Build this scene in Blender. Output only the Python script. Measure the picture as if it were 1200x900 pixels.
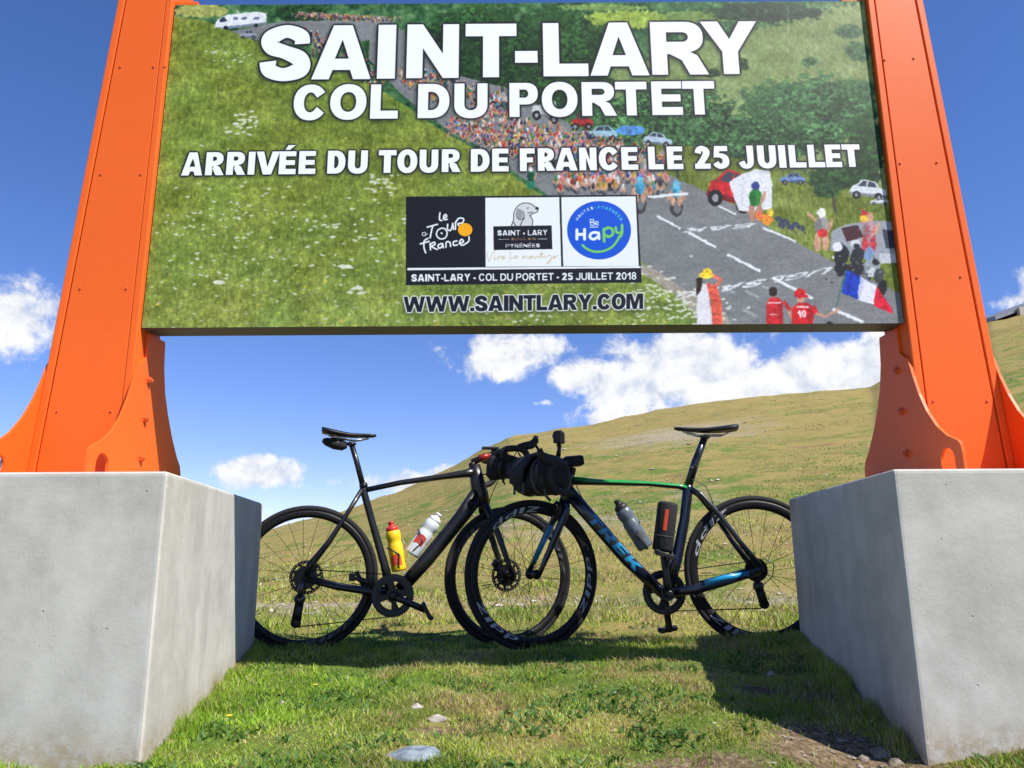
import bpy, bmesh, math, random
import numpy as np
from mathutils import Vector, Matrix, geometry

for _o in list(bpy.data.objects): bpy.data.objects.remove(_o)
scene = bpy.context.scene
COL = scene.collection
R = math.radians

# ================================================================== camera
CAM_H, FPX, PITCH, ROLL = 0.515, 850.0, R(12.0), R(0.35)      # metres, photo pixels (1200 wide), tilt, roll
cam_d = bpy.data.cameras.new('camera'); cam_d.sensor_width = 36; cam_d.lens = FPX / 1200 * 36
cam_d.clip_start = 0.05; cam_d.clip_end = 6000
cam = bpy.data.objects.new('camera', cam_d); COL.objects.link(cam)
cam.matrix_world = Matrix.Translation((0, 0, CAM_H)) @ Matrix.Rotation(math.pi / 2 + PITCH, 4, 'X') @ Matrix.Rotation(-ROLL, 4, 'Z')
scene.camera = cam

# ================================================================== light
SUN = Vector((0.66, -0.44, 1.0)).normalized()                 # direction towards the sun: right, a little behind the camera
elev = math.asin(SUN.z); azim = math.atan2(SUN.x, SUN.y)
sd = bpy.data.lights.new('sun', 'SUN'); sd.energy = 4.6; sd.angle = R(0.5); sd.color = (1.0, 0.955, 0.88)
so = bpy.data.objects.new('sun', sd); COL.objects.link(so); so.rotation_euler = SUN.to_track_quat('Z', 'Y').to_euler(); so.location = (6, -4, 12)
scene.view_settings.view_transform = 'Standard'; scene.view_settings.look = 'None'
scene.view_settings.gamma = 1.0; scene.view_settings.exposure = 0.70

# ================================================================== measuring helpers (photo pixel -> point in the place, at a known depth)
def ray(px, py):
    x, u = px - 600, 450 - py
    X = x * math.cos(ROLL) + u * math.sin(ROLL); U = -x * math.sin(ROLL) + u * math.cos(ROLL)
    return X, FPX * math.cos(PITCH) - U * math.sin(PITCH), FPX * math.sin(PITCH) + U * math.cos(PITCH)
def at(px, py, Y):
    X, f, z = ray(px, py); return Vector((X / f * Y, Y, CAM_H + z / f * Y))

# ================================================================== world: daylight sky with cumulus
world = bpy.data.worlds.new('World'); scene.world = world; world.use_nodes = True
nt = world.node_tree; nt.nodes.clear()
class NG:
    """tiny helper for node graphs"""
    def __init__(s, tree): s.t = tree
    def n(s, typ, **kw):
        nd = s.t.nodes.new(typ)
        for k, v in kw.items(): setattr(nd, k, v)
        return nd
    def put(s, sock, v):
        if isinstance(v, bpy.types.NodeSocket): s.t.links.new(v, sock)
        elif v is not None: sock.default_value = v
    def m(s, op, a, b=None, c=None, clamp=False):
        nd = s.n('ShaderNodeMath', operation=op); nd.use_clamp = clamp
        s.put(nd.inputs[0], a); s.put(nd.inputs[1], b); s.put(nd.inputs[2], c); return nd.outputs[0]
    def v(s, op, a, b=None):
        nd = s.n('ShaderNodeVectorMath', operation=op); s.put(nd.inputs[0], a); s.put(nd.inputs[1], b)
        return nd.outputs['Value'] if op == 'LENGTH' else nd.outputs[0]
    def noise(s, vec, scale, detail=4, rough=.5, col=False, dist=0):
        nd = s.n('ShaderNodeTexNoise'); s.put(nd.inputs['Vector'], vec); nd.inputs['Scale'].default_value = scale
        nd.inputs['Detail'].default_value = detail; nd.inputs['Roughness'].default_value = rough; nd.inputs['Distortion'].default_value = dist
        return nd.outputs['Color' if col else 'Fac']
    def mix(s, f, a, b, mode='MIX'):
        nd = s.n('ShaderNodeMix', data_type='RGBA', blend_type=mode); s.put(nd.inputs[0], f)
        for i, x in ((6, a), (7, b)): s.put(nd.inputs[i], (*x, 1) if isinstance(x, (tuple, list)) and len(x) == 3 else x)
        return nd.outputs[2]
    def rng(s, x, a, b, lo=0, hi=1, smooth=True):
        nd = s.n('ShaderNodeMapRange'); nd.interpolation_type = 'SMOOTHSTEP' if smooth else 'LINEAR'
        s.put(nd.inputs[0], x)
        for i, q in enumerate((a, b, lo, hi)): nd.inputs[i + 1].default_value = q
        return nd.outputs[0]
g = NG(nt)
sky = g.n('ShaderNodeTexSky', sky_type='NISHITA'); sky.sun_disc = False; sky.sun_elevation = elev; sky.sun_rotation = azim
sky.altitude = 2200; sky.air_density = 1.0; sky.dust_density = 0.15; sky.ozone_density = 2.2
_d = g.n('ShaderNodeTexCoord').outputs['Generated']; _m = g.n('ShaderNodeVectorMath', operation='MULTIPLY_ADD'); g.put(_m.inputs[0], _d); _m.inputs[1].default_value = (1, 1, .92); _m.inputs[2].default_value = (0, 0, .045); g.put(sky.inputs[0], _m.outputs[0])
hs = g.n('ShaderNodeHueSaturation'); hs.inputs['Saturation'].default_value = 1.24; hs.inputs['Value'].default_value = 1.0; g.put(hs.inputs['Color'], sky.outputs[0])
skyc = g.mix(1.0, hs.outputs[0], (1.38, 1.03, 1.18), 'MULTIPLY')
tc = g.n('ShaderNodeTexCoord').outputs['Generated']
sep = g.n('ShaderNodeSeparateXYZ'); g.put(sep.inputs[0], tc)
az = g.m('ARCTAN2', sep.outputs[0], sep.outputs[1]); el = g.m('ARCSINE', sep.outputs[2])
cmb = g.n('ShaderNodeCombineXYZ'); g.put(cmb.inputs[0], az); g.put(cmb.inputs[1], el); ae = cmb.outputs[0]
CLOUDS = [(800, 436, 98, 38, 1.25), (735, 458, 62, 34, 1.2), (885, 450, 92, 30, 1.3), (985, 438, 88, 30, 1.3), (1060, 410, 60, 38, 1.0), (790, 408, 40, 16, 1.0), (720, 490, 60, 20, .9), (600, 416, 78, 30, 1.05), (675, 438, 50, 26, 1.0), (940, 432, 60, 26, 1.0), (640, 408, 50, 20, .9),
          (655, 432, 35, 16, .6), (8, 374, 54, 40, 1.0), (-45, 368, 62, 44, 1.0), (301, 554, 33, 15, 1.4), (310, 546, 15, 11, 1.3), (478, 568, 66, 15, 1.0), (520, 556, 26, 12, .9), (640, 472, 34, 10, .38), (1195, 352, 44, 16, .55), (1260, 330, 60, 30, .8)]
field = None
for (px, py, rx, ry, w) in CLOUDS:
    X, f, z = ray(px, py); a_ = math.atan2(X, f); e_ = math.atan2(z, math.hypot(X, f))
    L = g.v('LENGTH', g.v('MULTIPLY', g.v('SUBTRACT', ae, (a_, e_, 0)), (FPX * 1.08 / rx, FPX * 1.08 / ry, 0)))
    k = g.m('SUBTRACT', w + .22, L)
    field = k if field is None else g.m('MAXIMUM', field, k)
# the same kind of clouds goes on round the rest of the horizon, outside this view
away = g.rng(sep.outputs[1], 0.55, 0.25)
rest = g.m('SUBTRACT', g.m('MULTIPLY', g.noise(tc, 3.2, 3, .5), 4.2), 2.55)
rest = g.m('SUBTRACT', g.m('MINIMUM', rest, .8), g.m('MULTIPLY', g.m('ABSOLUTE', g.m('SUBTRACT', el, .30)), 3.4))
rest = g.m('ADD', g.m('MULTIPLY', rest, away), g.m('MULTIPLY', g.m('SUBTRACT', 1.0, away), -3.0))
field = g.m('MAXIMUM', field, rest)
def cl_noise(off):
    p = g.v('ADD', tc, off)
    n1 = g.noise(p, 17, 9, .62, dist=.3); n2 = g.noise(p, 52, 5, .6)
    return g.m('ADD', g.m('MULTIPLY', g.m('SUBTRACT', n1, .5), 2.6), g.m('MULTIPLY', g.m('SUBTRACT', n2, .5), .75))
n_a = cl_noise((0, 0, 0)); n_b = cl_noise((.010, -.004, .016))
dens = g.m('ADD', field, n_a)
alpha = g.m('MULTIPLY', g.rng(dens, 0.02, 0.62), .97)
lit = g.rng(g.m('ADD', g.m('SUBTRACT', n_a, n_b), g.m('MULTIPLY', field, .18)), -.42, .38)
ccol = g.mix(lit, (4.2, 4.6, 5.3), (6.3, 6.3, 6.3))
fin = g.mix(alpha, skyc, ccol)
bg = g.n('ShaderNodeBackground'); g.put(bg.inputs[0], fin); bg.inputs[1].default_value = 0.10
out = g.n('ShaderNodeOutputWorld'); g.put(out.inputs[0], bg.outputs[0])

# ================================================================== mesh and object helpers
def tag(o, label=None, cat=None, group=None, kind=None):
    if label: o['label'] = label
    if cat: o['category'] = cat
    if group: o['group'] = group
    if kind: o['kind'] = kind
    return o
def empty(name, loc, rz=0.0):
    o = bpy.data.objects.new(name, None); COL.objects.link(o); o.location = loc; o.rotation_euler = (0, 0, rz)
    o.empty_display_size = .1
    return o
def V(*a): return Vector(a)

class MB:
    def __init__(s): s.v = []; s.f = []; s.mi = []; s.sm = []
    def add(s, vs, fs, mi=0, smooth=True):
        b = len(s.v); s.v += [tuple(p) for p in vs]
        for f in fs: s.f.append(tuple(b + i for i in f)); s.mi.append(mi); s.sm.append(smooth)
    def tube(s, pts, rad, seg=12, mi=0, ref=(0, 1, 0), smooth=True, power=1.0, caps=True):
        """swept tube; rad: number, or a list of numbers or (sideways, across) pairs"""
        pts = [Vector(p) for p in pts]; n = len(pts)
        if not isinstance(rad, (list, tuple)) or (isinstance(rad, tuple)): rad = [rad] * n
        rings = []; side = Vector(ref)
        for i, p in enumerate(pts):
            t = (pts[min(i + 1, n - 1)] - pts[max(i - 1, 0)]).normalized()
            sd_ = side - t * side.dot(t)
            if sd_.length < 1e-4: sd_ = t.orthogonal()
            sd_.normalize(); side = sd_; up = t.cross(sd_)
            a, b = rad[i] if isinstance(rad[i], (tuple, list)) else (rad[i], rad[i])
            ring = []
            for k in range(seg):
                th = 2 * math.pi * k / seg; c, q = math.cos(th), math.sin(th)
                c = math.copysign(abs(c) ** power, c); q = math.copysign(abs(q) ** power, q)
                ring.append(p + sd_ * (a * c) + up * (b * q))
            rings.append(ring)
        vs = [q for r_ in rings for q in r_]; fs = []
        for i in range(n - 1):
            for k in range(seg):
                k2 = (k + 1) % seg; fs.append((i * seg + k, i * seg + k2, (i + 1) * seg + k2, (i + 1) * seg + k))
        s.add(vs, fs, mi, smooth)
        if caps: s.add(rings[0][::-1], [tuple(range(seg))], mi, False); s.add(rings[-1], [tuple(range(seg))], mi, False)
        return s
    def lathe(s, prof, o=(0, 0, 0), ax=(0, 0, 1), seg=24, mi=0, smooth=True, closed=False):
        """prof: (radius, height) pairs turned about the axis"""
        o = Vector(o); ax = Vector(ax).normalized(); u = ax.orthogonal().normalized(); w = ax.cross(u)
        vs = []
        for r_, h in prof:
            for k in range(seg):
                th = 2 * math.pi * k / seg; vs.append(o + ax * h + (u * math.cos(th) + w * math.sin(th)) * r_)
        fs = []; n = len(prof)
        for i in range(n if closed else n - 1):
            j = (i + 1) % n
            for k in range(seg):
                k2 = (k + 1) % seg; fs.append((i * seg + k, i * seg + k2, j * seg + k2, j * seg + k))
        s.add(vs, fs, mi, smooth)
        if not closed:
            if prof[0][0] > 1e-4: s.add(vs[:seg][::-1], [tuple(range(seg))], mi, False)
            if prof[-1][0] > 1e-4: s.add(vs[-seg:], [tuple(range(seg))], mi, False)
        return s
    def plate(s, contours, th, o=(0, 0, 0), u=(1, 0, 0), w=(0, 0, 1), mi=0, mi_edge=None):
        """flat plate: outline plus holes in the plane (u, w), thickness along u x w"""
        o, u, w = Vector(o), Vector(u), Vector(w); nrm = u.cross(w).normalized()
        cs = [[Vector((p[0], p[1], 0)) for p in c] for c in contours]
        tris = geometry.tessellate_polygon(cs); flat = [p for c in cs for p in c]
        P = [o + u * p.x + w * p.y for p in flat]
        n = len(P)
        a, b = [p - nrm * th / 2 for p in P], [p + nrm * th / 2 for p in P]
        s.add(a, tris, mi, False); s.add(b, tris, mi, False)
        k = 0
        for c in cs:
            m_ = len(c); fs = []
            for i in range(m_): fs.append((k + i, k + (i + 1) % m_, n + k + (i + 1) % m_, n + k + i))
            k += m_
            s.add(a + b, fs, mi if mi_edge is None else mi_edge, False)
        return s
    def box(s, c, size, mi=0, rot=None):
        c = Vector(c); hx, hy, hz = [q / 2 for q in size]
        vs = [Vector((x, y, z)) for x in (-hx, hx) for y in (-hy, hy) for z in (-hz, hz)]
        if rot is not None: vs = [rot @ p for p in vs]
        vs = [p + c for p in vs]
        s.add(vs, [(0, 1, 3, 2), (4, 6, 7, 5), (0, 4, 5, 1), (2, 3, 7, 6), (0, 2, 6, 4), (1, 5, 7, 3)], mi, False); return s
    def ball(s, c, rad, seg=14, mi=0, rot=None, power=1.0):
        vs = []; fs = []; nr = max(seg // 2, 4)
        for i in range(nr + 1):
            ph = math.pi * i / nr - math.pi / 2
            for k in range(seg):
                th = 2 * math.pi * k / seg
                q = [math.cos(ph) * math.cos(th), math.cos(ph) * math.sin(th), math.sin(ph)]
                q = [math.copysign(abs(x) ** power, x) for x in q]
                p = Vector((q[0] * rad[0], q[1] * rad[1], q[2] * rad[2]))
                if rot is not None: p = rot @ p
                vs.append(p + Vector(c))
        for i in range(nr):
            for k in range(seg):
                k2 = (k + 1) % seg; fs.append((i * seg + k, i * seg + k2, (i + 1) * seg + k2, (i + 1) * seg + k))
        s.add(vs, fs, mi, True); return s
    def build(s, name, mats, parent=None, bevel=0, fix=True):
        me = bpy.data.meshes.new(name); me.from_pydata(s.v, [], s.f)
        me.polygons.foreach_set('material_index', s.mi); me.polygons.foreach_set('use_smooth', s.sm)
        for m_ in (mats if isinstance(mats, (list, tuple)) else [mats]): me.materials.append(m_)
        if fix:
            bm = bmesh.new(); bm.from_mesh(me); bmesh.ops.remove_doubles(bm, verts=bm.verts, dist=1e-5); bmesh.ops.recalc_face_normals(bm, faces=bm.faces); bm.to_mesh(me); bm.free()
        me.update()
        o = bpy.data.objects.new(name, me); COL.objects.link(o)
        if parent: o.parent = parent
        if bevel:
            b = o.modifiers.new('bevel', 'BEVEL'); b.width = bevel; b.segments = 2; b.limit_method = 'ANGLE'; b.angle_limit = R(35)
        return o

# ================================================================== materials
def mat(name, col, rough=.5, metal=0.0, var=.0, vscale=8, bump=0.0, bscale=60, spec=.5, coat=0.0, detail=5):
    m_ = bpy.data.materials.new(name); m_.use_nodes = True; t = m_.node_tree; b = t.nodes['Principled BSDF']; q = NG(t)
    b.inputs['Roughness'].default_value = rough; b.inputs['Metallic'].default_value = metal; b.inputs['Specular IOR Level'].default_value = spec
    if coat: b.inputs['Coat Weight'].default_value = coat; b.inputs['Coat Roughness'].default_value = .12
    p = q.n('ShaderNodeTexCoord').outputs['Object']
    if var:
        n1 = q.noise(p, vscale, detail, .6); n2 = q.noise(p, vscale * 7, 3, .6)
        f = q.m('ADD', q.m('MULTIPLY', q.m('SUBTRACT', n1, .5), var * 2), q.m('MULTIPLY', q.m('SUBTRACT', n2, .5), var))
        f = q.m('ADD', f, 1.0); cc = q.n('ShaderNodeVectorMath', operation='SCALE'); cc.inputs[0].default_value = col; q.put(cc.inputs['Scale'], f)
        q.put(b.inputs['Base Color'], cc.outputs[0])
        q.put(b.inputs['Roughness'], q.m('ADD', q.m('MULTIPLY', q.m('SUBTRACT', n1, .5), .25), rough))
    else: b.inputs['Base Color'].default_value = (*col, 1)
    if bump:
        bn = q.n('ShaderNodeBump'); bn.inputs['Strength'].default_value = bump; bn.inputs['Distance'].default_value = .01
        q.put(bn.inputs['Height'], q.noise(p, bscale, 5, .6)); q.put(b.inputs['Normal'], bn.outputs[0])
    return m_
M = {}
M['orange'] = mat('orange_paint', (.82, .130, .017), .46, var=.07, vscale=2.2, bump=.06, bscale=180, spec=.22)
M['galv'] = mat('galvanised_steel', (.45, .46, .47), .35, .9, var=.15, vscale=40)
M['boltpaint'] = mat('orange_bolt_paint', (.62, .10, .02), .45, var=.1, vscale=60)
M['signback'] = mat('sign_frame_metal', (.085, .08, .07), .55, .2, var=.12, vscale=6)
M['signedge'] = mat('sign_edge_dark', (.035, .035, .035), .5, var=.1)
M['carbon'] = mat('carbon_black', (.007, .007, .008), .38, var=.25, vscale=25, coat=.2)
M['carbon2'] = mat('carbon_black_blue', (.006, .009, .02), .28, var=.25, vscale=25, coat=.5)
M['green'] = mat('green_frame_paint', (.004, .27, .035), .3, var=.05, coat=.5)
M['cyan'] = mat('cyan_frame_paint', (.008, .26, .52), .35, var=.06, coat=.4)
M['rubber'] = mat('tyre_rubber', (.016, .016, .017), .82, var=.3, vscale=50, bump=.2, bscale=300, spec=.3)
M['rim'] = mat('carbon_rim', (.005, .005, .006), .5, var=.2, vscale=30, spec=.35)
M['decal'] = mat('rim_decal_white', (.36, .38, .41), .45, var=.12, vscale=60)
M['decalgrey'] = mat('rim_decal_grey', (.07, .075, .085), .45, var=.12, vscale=60)
M['spoke'] = mat('spoke_black', (.02, .02, .022), .35, .6)
M['steel'] = mat('polished_steel', (.5, .5, .52), .25, 1.0, var=.1, vscale=80)
M['darksteel'] = mat('dark_anodised_metal', (.035, .036, .04), .35, .8, var=.2, vscale=60)
M['chain'] = mat('chain_steel', (.06, .055, .05), .4, .9, var=.4, vscale=200, bump=.5, bscale=400)
M['plastic'] = mat('black_plastic', (.012, .012, .013), .5, var=.2, vscale=40)
M['tape'] = mat('bar_tape', (.014, .014, .015), .75, var=.2, vscale=60, bump=.25, bscale=150)
M['fabric'] = mat('black_nylon', (.012, .012, .014), .85, var=.3, vscale=30, bump=.5, bscale=120)
M['fabricgrey'] = mat('grey_nylon_webbing', (.07, .072, .075), .8, var=.2, vscale=60, bump=.3, bscale=200)
M['saddle'] = mat('saddle_leather', (.010, .010, .013), .42, var=.2, vscale=40, bump=.1, bscale=200)
M['red'] = mat('red_anodised', (.42, .03, .02), .35, .3, var=.1, vscale=40)
M['yellow'] = mat('yellow_bottle_plastic', (.78, .52, .012), .38, var=.06, vscale=25)
M['redcap'] = mat('red_cap_plastic', (.55, .03, .02), .4, var=.05, vscale=25)
M['white'] = mat('clear_white_bottle_plastic', (.62, .66, .68), .3, var=.06, vscale=25)
M['redprint'] = mat('red_print', (.50, .06, .04), .4)
M['smoke'] = mat('smoke_grey_bottle_plastic', (.10, .125, .15), .32, var=.1, vscale=25)
M['orangeprint'] = mat('orange_print', (.65, .07, .02), .5)
M['lens'] = mat('lens_glass', (.01, .012, .015), .06, coat=1.0)
M['yellowflower'] = mat('yellow_petals', (.75, .55, .02), .6, var=.1, vscale=80)
M['stem'] = mat('plant_stem', (.06, .12, .02), .7)
M['whiteflower'] = mat('white_petals', (.65, .64, .58), .6)

def concrete():
    m_ = bpy.data.materials.new('cast_concrete'); m_.use_nodes = True; t = m_.node_tree; b = t.nodes['Principled BSDF']; q = NG(t)
    p = q.n('ShaderNodeTexCoord').outputs['Object']
    big = q.noise(p, 2.6, 6, .62, dist=.5); mid = q.noise(p, 11, 6, .65); fine = q.noise(p, 120, 4, .6)
    mp = q.n('ShaderNodeMapping'); mp.inputs['Scale'].default_value = (9, 9, .9); q.put(mp.inputs[0], p)
    run = q.noise(mp.outputs[0], 1.0, 5, .6)
    f = q.m('ADD', q.m('MULTIPLY', big, .55), q.m('ADD', q.m('MULTIPLY', mid, .25), q.m('MULTIPLY', run, .2)))
    base = q.mix(q.rng(f, .36, .64), (.40, .38, .335), (.59, .565, .505))
    base = q.mix(q.m('MULTIPLY', q.rng(fine, .30, .75), .22), base, (.56, .555, .53))
    vo = q.n('ShaderNodeTexVoronoi'); vo.inputs['Scale'].default_value = 26; q.put(vo.inputs['Vector'], p)
    pit = q.m('MULTIPLY', q.rng(vo.outputs['Distance'], .09, .03), q.rng(q.noise(p, 9, 2, .5), .55, .6))   # small air holes
    base = q.mix(q.m('MULTIPLY', pit, .75), base, (.12, .12, .11))
    vo2 = q.n('ShaderNodeTexVoronoi'); vo2.inputs['Scale'].default_value = 70; q.put(vo2.inputs['Vector'], p)
    pit2 = q.m('MULTIPLY', q.rng(vo2.outputs['Distance'], .13, .05), q.rng(q.noise(p, 14, 2, .5), .56, .62)); base = q.mix(q.m('MULTIPLY', pit2, .55), base, (.16, .155, .14)); pit = q.m('ADD', pit, q.m('MULTIPLY', pit2, .5))
    base = q.mix(q.m('MULTIPLY', q.rng(q.noise(mp.outputs[0], 2.2, 6, .7), .60, .78), .30), base, (.27, .255, .22))
    # soil splashed on the foot by rain
    sp = q.n('ShaderNodeSeparateXYZ'); q.put(sp.inputs[0], p)
    hgt = q.m('ADD', sp.outputs[2], q.m('MULTIPLY', q.m('SUBTRACT', q.noise(p, 7, 5, .7), .5), .16))
    spl = q.m('MULTIPLY', q.rng(hgt, .12, .0), q.rng(q.noise(p, 40, 4, .7), .3, .6))
    base = q.mix(q.m('MULTIPLY', spl, .75), base, (.34, .25, .14))
    q.put(b.inputs['Base Color'], base); b.inputs['Roughness'].default_value = .88; b.inputs['Specular IOR Level'].default_value = .25
    bn = q.n('ShaderNodeBump'); bn.inputs['Strength'].default_value = .35; bn.inputs['Distance'].default_value = .004
    q.put(bn.inputs['Height'], q.m('SUBTRACT', q.m('ADD', q.m('MULTIPLY', fine, .3), mid), q.m('MULTIPLY', pit, 2.0))); q.put(b.inputs['Normal'], bn.outputs[0])
    return m_
M['concrete'] = concrete()
def rockmat(name, a, b_):
    m_ = bpy.data.materials.new(name); m_.use_nodes = True; t = m_.node_tree; b = t.nodes['Principled BSDF']; q = NG(t)
    p = q.n('ShaderNodeTexCoord').outputs['Object']
    q.put(b.inputs['Base Color'], q.mix(q.rng(q.noise(p, 24, 6, .65), .35, .65), a, b_)); b.inputs['Roughness'].default_value = .85
    bn = q.n('ShaderNodeBump'); bn.inputs['Strength'].default_value = .6; bn.inputs['Distance'].default_value = .006
    q.put(bn.inputs['Height'], q.noise(p, 60, 6, .65)); q.put(b.inputs['Normal'], bn.outputs[0]); return m_
M['slate'] = rockmat('blue_grey_schist', (.10, .13, .155), (.25, .30, .34))
M['palestone'] = rockmat('pale_limestone', (.30, .26, .20), (.52, .47, .39))
M['brownstone'] = rockmat('brown_stone', (.13, .10, .07), (.30, .25, .19))

# ================================================================== terrain
def vnoise(x, y, s, seed):
    """smooth value noise on a hashed lattice"""
    x = x / s + 1000.5 + seed * 17.13; y = y / s + 1000.5 + seed * 5.71
    ix = np.floor(x).astype(np.int64); iy = np.floor(y).astype(np.int64); tx = x - ix; ty = y - iy
    tx = tx * tx * (3 - 2 * tx); ty = ty * ty * (3 - 2 * ty)
    def h(a, b):
        n = (a * 374761393 + b * 668265263 + seed * 974634777) & 0x7fffffff
        n = ((n ^ (n >> 13)) * 1274126177) & 0x7fffffff
        return ((n ^ (n >> 16)) & 0xffff) / 65535.0
    return (h(ix, iy) * (1 - tx) + h(ix + 1, iy) * tx) * (1 - ty) + (h(ix, iy + 1) * (1 - tx) + h(ix + 1, iy + 1) * tx) * ty - .5
def sstep(x, a, b):
    t = np.clip((x - a) / (b - a), 0, 1); return t * t * (3 - 2 * t)
# crest of the hill: bearing from the pass (degrees), tangent of its height angle
SKY_PX = [(-200, 640), (100, 634), (250, 628), (310, 624), (350, 612), (400, 600), (430, 590), (480, 570), (520, 552), (560, 530), (600, 511), (640, 505), (700, 496), (760, 483), (820, 472), (900, 463), (960, 458), (1020, 454), (1043, 441), (1090, 412), (1160, 376), (1200, 368), (1400, 330)]
_b = []; _e = []
for p_ in SKY_PX:
    X_, f_, z_ = ray(*p_); _b.append(math.degrees(math.atan2(X_, f_))); _e.append(z_ / math.hypot(X_, f_))
_b = [-180, -90, -55] + _b + [70, 110, 180]; _e = [.03, .0, .01] + _e + [.30, .10, .03]
RIDGE = 62.0
def gz(x, y):
    x = np.asarray(x, float); y = np.asarray(y, float)
    r = np.hypot(x, y); a = np.degrees(np.arctan2(x, y))
    E = np.interp(a, _b, _e)
    D = RIDGE * (1 + .0 * a)
    t = np.clip((r - 6.5) / (D - 6.5), 0, 1)
    hgt = E * D + CAM_H
    crest = hgt * np.clip(t, 0, 1) ** 1.18 * np.where(r < D, 1, 1)
    rough = (vnoise(x, y, 9, 3) * .5 + vnoise(x, y, 3.1, 4) * .18) * sstep(r, 8, 22) * (1 - sstep(r, 48, 60)) + vnoise(x, y, 1.3, 5) * .05 * sstep(r, 5, 10)
    rough = rough + (vnoise(x, y, 1.7, 31) * .22 + vnoise(x, y, .6, 32) * .08) * sstep(r, 48, 60) * (1 - sstep(r, 70, 80))
    far = np.clip((r - D), 0, None)
    z = crest - np.minimum(far * .14, hgt + 1.5) + rough
    near = .03 * sstep(y, 2.2, 3.3) + .05 * np.exp(-(((x - .55) / .35) ** 2 + ((y - 2.35) / .55) ** 2)) + .055 * np.exp(-(((x - 1.15) / .35) ** 2 + ((y - 3.3) / .5) ** 2))
    near = near - .055 * np.exp(-(((x - .86) / .16) ** 2 + ((y - 1.86) / .26) ** 2)) + .02 * np.exp(-(((x + .35) / .4) ** 2 + ((y - 2.1) / .5) ** 2))
    mic = vnoise(x, y, .23, 6) * .022 + vnoise(x, y, .09, 7) * .012 + vnoise(x, y, .035, 8) * .005
    return z + near + mic * (1 - sstep(r, 6, 12))
def masks(x, y):
    """dry grass, bare stony ground, brown soil: 0..1"""
    r = np.hypot(x, y)
    dry = .50 + vnoise(x, y, .55, 11) * .9 + vnoise(x, y, .16, 12) * .55 + vnoise(x, y, 4.5, 13) * .9 * sstep(r, 5, 12)
    dry = dry + .22 * np.exp(-(((x - .15) / .5) ** 2 + ((y - 2.25) / .30) ** 2)) - .25 * sstep(-x, .3, .7) * (1 - sstep(y, 3.4, 3.8)) - .15 * (1 - sstep(y, 1.75, 2.0)) + .24 * sstep(r, 3.7, 4.6) + .42 * sstep(r, 26, 50) + .30 * sstep(vnoise(x, y, 6, 61), .05, .3) * sstep(r, 8, 14)
    stone = .20 * vnoise(x, y, .4, 14) + .30 * vnoise(x, y, 2.6, 15) + .55 * np.exp(-(((r - 6.0 - .15 * x) / .8) ** 2)) + .55 * np.exp(-(((x - 1.2) / 4) ** 2 + ((y - 13) / 5) ** 2)) + .75 * np.exp(-(((x - 8.0) / 6.5) ** 2 + ((y - 38) / 7) ** 2)) + .2 * sstep(r, 50, 60)
    stone = np.clip(stone + .30 * vnoise(x, y, .9, 16), 0, 1) * sstep(r, 4.3, 5.2)
    soil = np.exp(-(((x - .84 + .1 * (y - 1.9)) / .20) ** 2 + ((y - 1.84) / .26) ** 2) * 1.1) * 1.9 + vnoise(x, y, .12, 17) * .35
    soil = np.maximum(soil, (vnoise(x, y, .28, 18) - .30) * 4 * (1 - sstep(r, 3.5, 4.5)))
    soil = np.maximum(soil, .8 * np.exp(-(((x - .42) / .20) ** 2 + ((y - 1.78) / .10) ** 2)))
    soil = np.maximum(soil, .9 * np.exp(-(((x + .21) / .09) ** 2 + ((y - 2.10) / .06) ** 2)))
    return np.clip(dry, 0, 1), np.clip(stone, 0, 1), np.clip(soil, 0, 1)

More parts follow.
